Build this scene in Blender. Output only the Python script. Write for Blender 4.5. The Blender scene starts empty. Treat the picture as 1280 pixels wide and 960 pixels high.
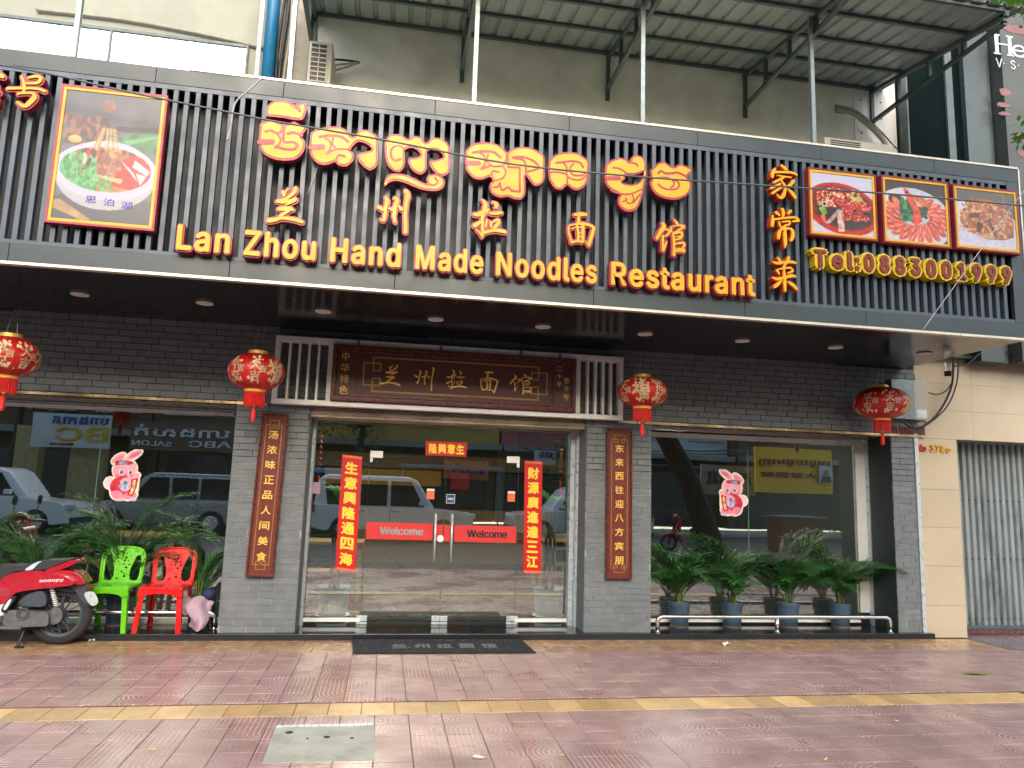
import bpy, bmesh, math, random
import numpy as np
from mathutils import Vector, Matrix
from mathutils.geometry import tessellate_polygon
random.seed(7); rng = np.random.RandomState(5)
sc = bpy.context.scene
col = sc.collection
R = math.radians

# ------------------------------------------------------------------ camera
FOC, PITCH, YAW, ROLL, DIST, HEIGHT = 914.985, 0.145508, 0.168159, 0.0318910, 7.7079, 1.5
fw = Vector((math.sin(YAW)*math.cos(PITCH), math.cos(YAW)*math.cos(PITCH), math.sin(PITCH)))
rt0 = Vector((math.cos(YAW), -math.sin(YAW), 0)); up0 = rt0.cross(fw)
rt = rt0*math.cos(ROLL)+up0*math.sin(ROLL); up = -rt0*math.sin(ROLL)+up0*math.cos(ROLL)
CAM = Vector((0, -DIST, HEIGHT))
cd = bpy.data.cameras.new('camera'); cam = bpy.data.objects.new('camera', cd); col.objects.link(cam)
m = Matrix((rt, up, -fw)).transposed().to_4x4(); m.translation = CAM
cam.matrix_world = m
cd.sensor_width = 36; cd.lens = 36*FOC/1280; cd.clip_start = .05; cd.clip_end = 500
sc.camera = cam

def ray(px, py): return fw*FOC+rt*(px-640)-up*(py-480)
def U(px, py, Y=0.0):
    """measured point: where the sight line of a photo pixel meets the plane y = Y"""
    d = ray(px, py); t = (Y+DIST)/d.y; return (d.x*t, HEIGHT+d.z*t)
def G(px, py, Z=0.0):
    d = ray(px, py); t = (Z-HEIGHT)/d.z; return (d.x*t, d.y*t-DIST)

# ------------------------------------------------------------------ world, sun, exposure
w = bpy.data.worlds.new('World'); sc.world = w; w.use_nodes = True
nt = w.node_tree; bg = nt.nodes['Background']; sky = nt.nodes.new('ShaderNodeTexSky')
sky.sky_type = 'NISHITA'; sky.sun_disc = False
SUN_EL, SUN_AZ = R(26), R(182)
sky.sun_elevation = SUN_EL; sky.sun_rotation = SUN_AZ
sky.air_density = 1.0; sky.dust_density = 4.0; sky.ozone_density = 1.0
bg.inputs['Strength'].default_value = 0.15
nt.links.new(sky.outputs[0], bg.inputs['Color'])
sl = bpy.data.lights.new('sun', 'SUN'); sl.energy = 1.5; sl.angle = R(115); sl.color = (1, .99, .97)
so = bpy.data.objects.new('sun', sl); col.objects.link(so)
sd = Vector((math.sin(SUN_AZ)*math.cos(SUN_EL), math.cos(SUN_AZ)*math.cos(SUN_EL), math.sin(SUN_EL)))
so.rotation_euler = sd.to_track_quat('Z', 'Y').to_euler(); so.location = (0, -12, 30)
sc.view_settings.view_transform = 'Standard'; sc.view_settings.look = 'None'
sc.view_settings.exposure = 1.24; sc.view_settings.gamma = 1
sc.render.engine = 'CYCLES'
sc.cycles.max_bounces = 7; sc.cycles.glossy_bounces = 4; sc.cycles.transmission_bounces = 6
sc.cycles.transparent_max_bounces = 12; sc.cycles.caustics_reflective = False; sc.cycles.caustics_refractive = False
try: sc.cycles.use_denoising = True
except Exception: pass

# ------------------------------------------------------------------ materials
def lin(r, g, b):
    f = lambda c: (c/255/12.92) if c/255 <= .04045 else ((c/255+.055)/1.055)**2.4
    return (f(r), f(g), f(b))
class X:
    """tiny math-node expression helper"""
    nt = None
    def __init__(s, v): s.v = v
    @staticmethod
    def op(o, *a):
        n = X.nt.nodes.new('ShaderNodeMath'); n.operation = o
        for i, q in enumerate(a):
            q = q.v if isinstance(q, X) else q
            if isinstance(q, (int, float)): n.inputs[i].default_value = q
            else: X.nt.links.new(q, n.inputs[i])
        return X(n.outputs[0])
    def __add__(s, o): return X.op('ADD', s, o)
    def __sub__(s, o): return X.op('SUBTRACT', s, o)
    def __rsub__(s, o): return X.op('SUBTRACT', o, s)
    def __mul__(s, o): return X.op('MULTIPLY', s, o)
    def __truediv__(s, o): return X.op('DIVIDE', s, o)
    __radd__ = __add__; __rmul__ = __mul__
def fract(a): return X.op('FRACT', a)
def floor_(a): return X.op('FLOOR', a)
def lt(a, b): return X.op('LESS_THAN', a, b)
def gt(a, b): return X.op('GREATER_THAN', a, b)
def mixf(a, b, t): return a+(b-a)*t

def pmat(name, c, rough=.5, metal=0.0, var=.18, scale=6.0, bump=.0, bscale=80.0, spec=.5, rnd=0.0, coat=0.0,
         dirt=None, dirt_amt=.0, dirt_scale=2.0, rvar=.1, emit=None, stretch=None):
    mt = bpy.data.materials.new(name); mt.use_nodes = True; n = mt.node_tree; b = n.nodes['Principled BSDF']
    L = n.links.new
    geo = n.nodes.new('ShaderNodeNewGeometry')
    pos = geo.outputs['Position']
    if stretch:
        mp = n.nodes.new('ShaderNodeMapping'); mp.inputs['Scale'].default_value = stretch; L(pos, mp.inputs[0]); pos = mp.outputs[0]
    nz = n.nodes.new('ShaderNodeTexNoise'); nz.inputs['Scale'].default_value = scale; nz.inputs['Detail'].default_value = 6
    L(pos, nz.inputs['Vector'])
    mr = n.nodes.new('ShaderNodeMapRange'); mr.inputs[1].default_value = .3; mr.inputs[2].default_value = .7
    mr.inputs[3].default_value = 1-var; mr.inputs[4].default_value = 1+var; L(nz.outputs['Fac'], mr.inputs[0])
    fac = mr.outputs[0]
    if rnd:
        oi = n.nodes.new('ShaderNodeObjectInfo'); m2 = n.nodes.new('ShaderNodeMapRange')
        m2.inputs[3].default_value = 1-rnd; m2.inputs[4].default_value = 1+rnd; L(oi.outputs['Random'], m2.inputs[0])
        mm = n.nodes.new('ShaderNodeMath'); mm.operation = 'MULTIPLY'; L(fac, mm.inputs[0]); L(m2.outputs[0], mm.inputs[1]); fac = mm.outputs[0]
    vm = n.nodes.new('ShaderNodeVectorMath'); vm.operation = 'SCALE'; vm.inputs[0].default_value = c[:3]
    L(fac, vm.inputs['Scale']); out = vm.outputs[0]
    if dirt:
        dz = n.nodes.new('ShaderNodeTexNoise'); dz.inputs['Scale'].default_value = dirt_scale; dz.inputs['Detail'].default_value = 8
        dz.inputs['Roughness'].default_value = .65; L(pos, dz.inputs['Vector'])
        dr = n.nodes.new('ShaderNodeMapRange'); dr.inputs[1].default_value = .5; dr.inputs[2].default_value = .75; dr.inputs[4].default_value = dirt_amt
        L(dz.outputs['Fac'], dr.inputs[0])
        mx = n.nodes.new('ShaderNodeMix'); mx.data_type = 'RGBA'; L(dr.outputs[0], mx.inputs[0]); L(out, mx.inputs[6]); mx.inputs[7].default_value = (*dirt, 1)
        out = mx.outputs[2]
    L(out, b.inputs['Base Color'])
    r2 = n.nodes.new('ShaderNodeMapRange'); r2.inputs[1].default_value = .3; r2.inputs[2].default_value = .7
    r2.inputs[3].default_value = max(0, rough-rvar); r2.inputs[4].default_value = min(1, rough+rvar)
    nz2 = n.nodes.new('ShaderNodeTexNoise'); nz2.inputs['Scale'].default_value = scale*2.3; nz2.inputs['Detail'].default_value = 4; L(pos, nz2.inputs['Vector'])
    L(nz2.outputs['Fac'], r2.inputs[0]); L(r2.outputs[0], b.inputs['Roughness'])
    b.inputs['Metallic'].default_value = metal; b.inputs['Specular IOR Level'].default_value = spec
    b.inputs['Coat Weight'].default_value = coat; b.inputs['Coat Roughness'].default_value = .08
    if bump:
        bz = n.nodes.new('ShaderNodeTexNoise'); bz.inputs['Scale'].default_value = bscale; bz.inputs['Detail'].default_value = 4; L(pos, bz.inputs['Vector'])
        bp = n.nodes.new('ShaderNodeBump'); bp.inputs['Strength'].default_value = bump; bp.inputs['Distance'].default_value = .01
        L(bz.outputs['Fac'], bp.inputs['Height']); L(bp.outputs[0], b.inputs['Normal'])
    if emit:
        b.inputs['Emission Color'].default_value = (*c[:3], 1); b.inputs['Emission Strength'].default_value = emit
    return mt
M = {}
M['panel'] = pmat('sign_panel_metal', lin(48, 62, 67), .38, .0, .06, 1.2, rvar=.08, dirt=lin(76, 82, 80), dirt_amt=.3, dirt_scale=3, bump=.02, bscale=3)
M['slat'] = pmat('slat_metal', lin(70, 82, 94), .42, .1, .08, 3, rnd=.07, dirt=lin(84, 84, 80), dirt_amt=.3)
M['backing'] = pmat('sign_backing', lin(42, 50, 54), .5, 0, .1, 2)
M['trim'] = pmat('pale_edge_trim', lin(205, 200, 185), .35, .4, .08)
M['soffit'] = pmat('dark_soffit_panel', lin(34, 37, 40), .16, 0, .12, 1.5, rvar=.06, spec=.5)
M['red_side'] = pmat('letter_red', lin(156, 44, 58), .4, 0, .05, 20)
M['yellow'] = pmat('letter_yellow', lin(214, 160, 12), .4, 0, .05, 4)
M['orange'] = pmat('letter_orange', lin(190, 66, 10), .4, 0, .05, 6)
M['tel_red'] = pmat('digit_red', lin(116, 34, 18), .45, 0, .08, 8)
M['tel_yellow'] = pmat('digit_yellow', lin(206, 176, 30), .4, 0, .08, 8)
M['brick'] = pmat('grey_brick', lin(108, 116, 119), .72, 0, .12, 9, rnd=.09, bump=.25, bscale=90, dirt=lin(130, 128, 124), dirt_amt=.25)
M['dark_reveal'] = pmat('dark_side_cladding', lin(44, 54, 54), .5, 0, .15, 12)  # plain dark tone for the side faces of the end pillar
M['mortar_dark'] = pmat('dark_mortar', lin(60, 60, 60), .9)
M['mortar_light'] = pmat('pale_mortar', lin(168, 170, 174), .9)
M['brass'] = pmat('brass_trim', lin(240, 214, 168), .22, .9, .3, 2.2, stretch=(1, .1, .1), rvar=.1)
M['bronze'] = pmat('bronze_trim', lin(92, 80, 62), .3, .5, .2, 3)
M['white'] = pmat('white_paint', lin(234, 238, 234), .4, 0, .05, 5, dirt=lin(150, 148, 138), dirt_amt=.35, dirt_scale=4)
M['alu'] = pmat('aluminium_frame', lin(196, 208, 212), .32, .35, .06)
M['dirty_beige'] = pmat('dirty_lintel', lin(196, 190, 166), .7, 0, .2, 4, dirt=lin(110, 100, 80), dirt_amt=.7, dirt_scale=5)
M['granite'] = pmat('black_granite', lin(34, 38, 42), .1, 0, .3, 90, rvar=.05)
M['wood'] = pmat('red_brown_wood', lin(104, 46, 34), .38, 0, .25, 14, stretch=(9, 9, .8), coat=.2)
M['wood_frame'] = pmat('dark_red_wood', lin(88, 34, 28), .3, 0, .2, 14, coat=.3)
M['plaque'] = pmat('plaque_wood', lin(84, 42, 38), .35, 0, .22, 10, stretch=(.8, 9, 9), coat=.2)
M['gold'] = pmat('gold_paint', lin(246, 200, 100), .38, .25, .12, 30)
M['gold_dim'] = pmat('dull_gold_line', lin(170, 128, 74), .45, .2, .15, 20)
M['lantern_red'] = pmat('lantern_silk', lin(184, 24, 30), .4, 0, .14, 5, coat=.15)
M['lantern_gold'] = pmat('lantern_gold', lin(240, 220, 176), .45, .1, .12, 30)
M['tassel'] = pmat('red_tassel', lin(206, 34, 24), .6, 0, .2, 60)
M['paper_red'] = pmat('red_paper', lin(200, 12, 12), .45, 0, .06)
M['paper_gold'] = pmat('gold_print', lin(255, 214, 70), .4, .0, .06)
M['steel'] = pmat('stainless_steel', lin(205, 205, 205), .18, 1.0, .05)
M['galv'] = pmat('galvanised_steel', lin(124, 136, 140), .4, .5, .12, 12, dirt=lin(120, 100, 80), dirt_amt=.3)
M['dark_steel'] = pmat('painted_truss_steel', lin(86, 98, 100), .5, .2, .12, 8)
M['black'] = pmat('black_plastic', lin(24, 25, 27), .45, 0, .15)
M['rubber'] = pmat('tyre_rubber', lin(38, 38, 40), .75, 0, .12, 20, bump=.2)
M['render_wall'] = pmat('upper_wall_render', lin(238, 238, 226), .85, 0, .14, 2.2, bump=.12, bscale=30, dirt=lin(160, 156, 140), dirt_amt=.35, dirt_scale=1.4)  # colour lifted to offset the shade under the awning
M['left_wall'] = pmat('weathered_render', lin(150, 154, 144), .85, 0, .08, 1.3, bump=.12, bscale=30, dirt=lin(116, 118, 106), dirt_amt=.4, dirt_scale=1.6)  # same upper wall, colour toned down where direct sun strikes it
M['stained'] = pmat('stained_pilaster', lin(150, 146, 138), .9, 0, .2, 3, dirt=lin(60, 56, 50), dirt_amt=.8, dirt_scale=3)
M['beige_tile'] = pmat('beige_stone_tile', lin(190, 177, 152), .2, 0, .06, 2.0, rnd=.03, rvar=.06)
M['shutter'] = pmat('steel_shutter', lin(140, 150, 152), .45, .25, .12, 5, rnd=.05, dirt=lin(70, 80, 80), dirt_amt=.85, dirt_scale=7, stretch=(1, 1, .3))
M['blue_pipe'] = pmat('blue_pvc', lin(26, 112, 160), .4, 0, .06)
M['corrugated'] = pmat('corrugated_sheet', lin(152, 164, 164), .45, .2, .12, 3)
M['foil'] = pmat('foil_window', lin(176, 190, 198), .3, .85, .08, 4, bump=.6, bscale=14)
M['dark_glass'] = pmat('dark_building_glass', lin(8, 22, 24), .6, 0, .1, 2, rvar=.03, spec=.03)
M['grey_clad'] = pmat('grey_cladding', lin(66, 78, 80), .35, .1, .08, 2)
M['poster'] = pmat('billboard_print', lin(70, 76, 75), .5, 0, .12, 1.2)
M['pink'] = pmat('billboard_pink', lin(128, 84, 90), .5, 0, .15, 3)
M['cream_ac'] = pmat('ac_casing', lin(176, 174, 160), .45, 0, .08, 8, dirt=lin(120, 110, 90), dirt_amt=.4)
M['insul'] = pmat('pipe_insulation', lin(150, 146, 134), .8, 0, .15, 12)
M['cable'] = pmat('cable_black', lin(28, 28, 30), .55)
M['white_cable'] = pmat('cable_white', lin(160, 162, 164), .5)
M['green_plastic'] = pmat('green_plastic', lin(98, 190, 26), .3, 0, .05, 5, spec=.5)
M['red_plastic'] = pmat('red_plastic', lin(205, 22, 22), .3, 0, .05, 5, spec=.5)
M['scooter_red'] = pmat('scooter_paint', lin(176, 22, 44), .28, .15, .05, 5, coat=.5)
M['seat'] = pmat('seat_vinyl', lin(40, 43, 48), .55, 0, .1, 20, bump=.1)
M['dark_plastic'] = pmat('grey_plastic', lin(60, 68, 76), .5, 0, .12, 15)
M['engine'] = pmat('engine_alloy', lin(112, 116, 116), .45, .6, .2, 25, dirt=lin(60, 50, 40), dirt_amt=.6, dirt_scale=14)
M['light_panel'] = pmat('pale_plastic', lin(205, 220, 228), .35)
M['pot'] = pmat('blue_grey_pot', lin(62, 86, 106), .35, 0, .12, 9, dirt=lin(130, 110, 85), dirt_amt=.25)
M['planter'] = pmat('planter_glaze', lin(150, 178, 194), .35, 0, .12, 9)
M['pot_base'] = pmat('pot_saucer', lin(150, 118, 86), .7)
M['soil'] = pmat('soil_pebbles', lin(150, 140, 120), .9, 0, .5, 60, bump=.6)
M['stem'] = pmat('palm_stem', lin(118, 128, 52), .5, 0, .2, 14)
def leafmat(name, c):
    mt = pmat(name, c, .42, 0, .3, 7, rnd=.22, spec=.4); n = mt.node_tree; b = n.nodes['Principled BSDF']
    tr = n.nodes.new('ShaderNodeBsdfTranslucent'); tr.inputs[0].default_value = (c[0]*2.2, c[1]*2.2, c[2]*1.0, 1)
    mx = n.nodes.new('ShaderNodeMixShader'); mx.inputs[0].default_value = .3
    o = n.nodes['Material Output']; n.links.new(b.outputs[0], mx.inputs[1]); n.links.new(tr.outputs[0], mx.inputs[2]); n.links.new(mx.outputs[0], o.inputs[0])
    return mt
M['leaf'] = leafmat('palm_leaf', lin(56, 104, 54)); M['leaf2'] = leafmat('tree_leaf', lin(70, 110, 50))
M['cloth'] = pmat('pink_cloth', lin(176, 150, 166), .85, 0, .15, 6, bump=.3)
M['navy'] = pmat('navy_cloth', lin(34, 46, 86), .85)
M['mat'] = pmat('door_mat', lin(36, 42, 48), .95, 0, .5, 160, bump=.8, bscale=300)
M['mat_text'] = pmat('worn_mat_letters', lin(112, 114, 114), .95, 0, .45, 60)
M['concrete'] = pmat('pale_concrete', lin(180, 180, 164), .7, 0, .12, 6, bump=.25, dirt=lin(100, 100, 86), dirt_amt=.5, dirt_scale=5)
M['paper'] = pmat('white_litter', lin(225, 225, 220), .8)
M['dry_leaf'] = pmat('fallen_leaf', lin(214, 190, 90), .7, 0, .3, 20)
M['silver'] = pmat('polished_patch', lin(205, 212, 214), .25, .8, .06)
M['glow'] = pmat('lamp_disc', lin(220, 214, 204), .5, 0, .05)
M['brown_wood'] = pmat('table_wood', lin(150, 118, 76), .5, 0, .2, 12)
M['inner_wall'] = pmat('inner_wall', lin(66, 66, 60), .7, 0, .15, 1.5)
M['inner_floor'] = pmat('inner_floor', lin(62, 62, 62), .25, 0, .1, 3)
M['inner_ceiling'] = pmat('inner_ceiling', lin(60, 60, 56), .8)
M['car_white'] = pmat('car_white', lin(240, 243, 243), .25, 0, .03, coat=.6)
M['car_silver'] = pmat('car_silver', lin(150, 152, 150), .3, .6, .04, coat=.5)
M['car_dark'] = pmat('car_dark', lin(40, 42, 48), .3, .3, .04, coat=.6)
M['car_glass'] = pmat('car_glass', lin(24, 30, 32), .05)
M['asphalt'] = pmat('asphalt', lin(58, 58, 58), .7, 0, .2, 4, bump=.3)
M['bld_yellow'] = pmat('ochre_render', lin(190, 160, 84), .85, 0, .1, 1)
M['bld_grey'] = pmat('grey_render', lin(150, 146, 136), .85, 0, .12, 1)
M['bld_brown'] = pmat('brown_render', lin(112, 90, 68), .85, 0, .12, 1)
M['bld_pink'] = pmat('pink_render', lin(176, 104, 104), .85, 0, .12, 1)
M['bld_white'] = pmat('white_render', lin(200, 204, 200), .8, 0, .1, 1)
M['yellow_banner'] = pmat('yellow_banner', lin(250, 206, 30), .5, 0, .05)
M['blue'] = pmat('blue_paint', lin(30, 60, 150), .4)
M['sticker_blue'] = pmat('sticker_blue', lin(20, 66, 110), .4)
M['bark'] = pmat('bark', lin(70, 56, 46), .9, 0, .3, 6, bump=.8, bscale=12)
M['teal'] = pmat('bus_blue', lin(90, 140, 170), .35)
M['welcome'] = pmat('red_film', lin(205, 54, 54), .4, 0, .04)
M['etched'] = pmat('etched_grey', lin(140, 150, 148), .5)
M['orange_st'] = pmat('orange_sticker', lin(226, 110, 70), .5)
M['tan'] = pmat('tan_panel', lin(176, 158, 112), .6)

# glass: partly mirrors the street, partly lets the room through
def glassmat(name, refl, tint):
    mt = bpy.data.materials.new(name); mt.use_nodes = True; n = mt.node_tree
    for q in list(n.nodes):
        if q.type != 'OUTPUT_MATERIAL': n.nodes.remove(q)
    t = n.nodes.new('ShaderNodeBsdfTransparent'); t.inputs[0].default_value = (*tint, 1)
    g = n.nodes.new('ShaderNodeBsdfGlossy'); g.inputs['Roughness'].default_value = .0; g.inputs[0].default_value = (.93, .97, .96, 1)
    nz = n.nodes.new('ShaderNodeTexNoise'); nz.inputs['Scale'].default_value = .8; geo = n.nodes.new('ShaderNodeNewGeometry'); n.links.new(geo.outputs['Position'], nz.inputs['Vector'])
    bp = n.nodes.new('ShaderNodeBump'); bp.inputs['Strength'].default_value = .06; bp.inputs['Distance'].default_value = .02
    n.links.new(nz.outputs['Fac'], bp.inputs['Height']); n.links.new(bp.outputs[0], g.inputs['Normal'])
    fr = n.nodes.new('ShaderNodeFresnel'); fr.inputs[0].default_value = 1.5
    ad = n.nodes.new('ShaderNodeMath'); ad.operation = 'ADD'; ad.inputs[1].default_value = refl; ad.use_clamp = True; n.links.new(fr.outputs[0], ad.inputs[0])
    mx = n.nodes.new('ShaderNodeMixShader'); n.links.new(ad.outputs[0], mx.inputs[0]); n.links.new(t.outputs[0], mx.inputs[1]); n.links.new(g.outputs[0], mx.inputs[2])
    n.links.new(mx.outputs[0], n.nodes['Material Output'].inputs[0]); return mt
M['glass'] = glassmat('shop_window_glass', .23, (.80, .86, .84))
M['glass_edge'] = pmat('glass_edge', lin(90, 130, 122), .2, 0, .05)

# paving tiles: cast loops and stripes of pale grooves, wet in patches
TS = .22
def paving():
    mt = bpy.data.materials.new('patterned_paving'); mt.use_nodes = True; n = mt.node_tree; X.nt = n; b = n.nodes['Principled BSDF']; L = n.links.new
    geo = n.nodes.new('ShaderNodeNewGeometry'); sp = n.nodes.new('ShaderNodeSeparateXYZ'); L(geo.outputs['Position'], sp.inputs[0])
    wz = n.nodes.new('ShaderNodeTexNoise'); wz.inputs['Scale'].default_value = 14; L(geo.outputs['Position'], wz.inputs['Vector'])
    wob = (X(wz.outputs['Fac'])-.5)*.012
    x = (X(sp.outputs[0])+20.0)/TS+wob; y = (X(sp.outputs[1])+20.0)/TS+wob
    cx = floor_(x); cy = floor_(y); u = fract(x); v = fract(y)
    px = fract(cx*.5)*2; py = fract(cy*.5)*2
    uu = mixf(u, 1-u, px); vv = mixf(v, 1-v, py)
    r = X.op('SQRT', uu*uu+vv*vv); ns = 7.0
    r2 = X.op('SQRT', (1-uu)*(1-uu)+(1-vv)*(1-vv))
    arc = mixf(r, r2, gt(r, 1.0))
    la = lt(fract(arc*ns+.5), .17)
    # blocks of 2x2 tiles, some carry straight grooves
    bxn = n.nodes.new('ShaderNodeCombineXYZ'); L(floor_(cx*.5).v, bxn.inputs[0]); L(floor_(cy*.5).v, bxn.inputs[1])
    wn = n.nodes.new('ShaderNodeTexWhiteNoise'); L(bxn.outputs[0], wn.inputs[0]); rv = X(wn.outputs['Value'])
    st = mixf(uu, vv, gt(rv, .75)); ls = lt(fract(st*ns+.5), .15)*lt(.06, r)
    line = mixf(la, ls, gt(rv, .52))
    bz = n.nodes.new('ShaderNodeTexNoise'); bz.inputs['Scale'].default_value = 5; bz.inputs['Detail'].default_value = 5; L(geo.outputs['Position'], bz.inputs['Vector'])
    wear = X.op('MULTIPLY', line, X.op('MINIMUM', X.op('MAXIMUM', (X(bz.outputs['Fac'])-.34)*4.0, .45), 1.0))
    tn = n.nodes.new('ShaderNodeTexWhiteNoise'); tc = n.nodes.new('ShaderNodeCombineXYZ'); L(cx.v, tc.inputs[0]); L(cy.v, tc.inputs[1]); L(tc.outputs[0], tn.inputs[0])
    bright = (X(tn.outputs['Value'])-.5)*.24+1.0+(X(bz.outputs['Fac'])-.5)*.7
    red = n.nodes.new('ShaderNodeVectorMath'); red.operation = 'SCALE'; red.inputs[0].default_value = lin(160, 126, 122); L(bright.v, red.inputs['Scale'])
    mx = n.nodes.new('ShaderNodeMix'); mx.data_type = 'RGBA'; L((wear*.8).v, mx.inputs[0]); L(red.outputs[0], mx.inputs[6]); mx.inputs[7].default_value = (*lin(212, 196, 184), 1)
    # grime
    gz = n.nodes.new('ShaderNodeTexNoise'); gz.inputs['Scale'].default_value = 1.1; gz.inputs['Detail'].default_value = 8; L(geo.outputs['Position'], gz.inputs['Vector'])
    m2 = n.nodes.new('ShaderNodeMix'); m2.data_type = 'RGBA'; gr = X.op('MAXIMUM', (X(gz.outputs['Fac'])-.5)*2.2, 0.0); L(gr.v, m2.inputs[0]); L(mx.outputs[2], m2.inputs[6]); m2.inputs[7].default_value = (*lin(120, 106, 100), 1)
    L(m2.outputs[2], b.inputs['Base Color'])
    wet = X.op('MINIMUM', X.op('MAXIMUM', (X(gz.outputs['Fac'])-.38)*4, 0.0), 1.0)
    L((mixf(.20, .42, wet)+line*.1).v, b.inputs['Roughness'])
    bp = n.nodes.new('ShaderNodeBump'); bp.inputs['Strength'].default_value = .35; bp.inputs['Distance'].default_value = .003
    L((line*-1.0+X(bz.outputs['Fac'])*1.5).v, bp.inputs['Height']); L(bp.outputs[0], b.inputs['Normal'])
    return mt
M['paving'] = paving()
M['ochre'] = pmat('ochre_paving', lin(178, 144, 110), .2, 0, .2, 5, rnd=.12, rvar=.12, dirt=lin(140, 104, 80), dirt_amt=.6, dirt_scale=3, bump=.2)
M['stripe'] = pmat('yellow_paving', lin(206, 172, 118), .4, 0, .14, 7, rnd=.26, dirt=lin(196, 130, 80), dirt_amt=.6, dirt_scale=6, bump=.2)
M['joint'] = pmat('paving_joint', lin(104, 84, 78), .7)
M['grey_paving'] = pmat('grey_paving', lin(120, 112, 112), .3, 0, .15, 3, dirt=lin(90, 80, 84), dirt_amt=.4)

vc = bpy.data.materials.new('printed_picture'); vc.use_nodes = True
_n = vc.node_tree; _a = _n.nodes.new('ShaderNodeVertexColor'); _a.layer_name = 'print'
_n.links.new(_a.outputs[0], _n.nodes['Principled BSDF'].inputs['Base Color']); _n.nodes['Principled BSDF'].inputs['Roughness'].default_value = .3
M['print'] = vc

# ------------------------------------------------------------------ mesh helpers
WL = {}   # world location of every object
def finish(name, me, parent=None, mats=None, origin=None, bevel=0, smooth=False):
    co = np.empty(len(me.vertices)*3); me.vertices.foreach_get('co', co); co = co.reshape(-1, 3)
    if origin is None:
        c = (co.min(0)+co.max(0))/2; origin = Vector((c[0], c[1], co[:, 2].min()))
    me.vertices.foreach_set('co', (co-np.array(origin)).ravel())
    for q in mats or []: me.materials.append(q)
    if smooth: me.shade_smooth()
    o = bpy.data.objects.new(name, me); col.objects.link(o)
    WL[o.name] = Vector(origin)
    if parent is not None:
        o.parent = parent; o.location = Vector(origin)-WL[parent.name]
    else: o.location = origin
    if bevel:
        bm_ = o.modifiers.new('bevel', 'BEVEL'); bm_.width = bevel; bm_.segments = 2; bm_.limit_method = 'ANGLE'; bm_.angle_limit = R(35)
        me.shade_smooth()
        wn = o.modifiers.new('wn', 'WEIGHTED_NORMAL')
    return o
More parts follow.
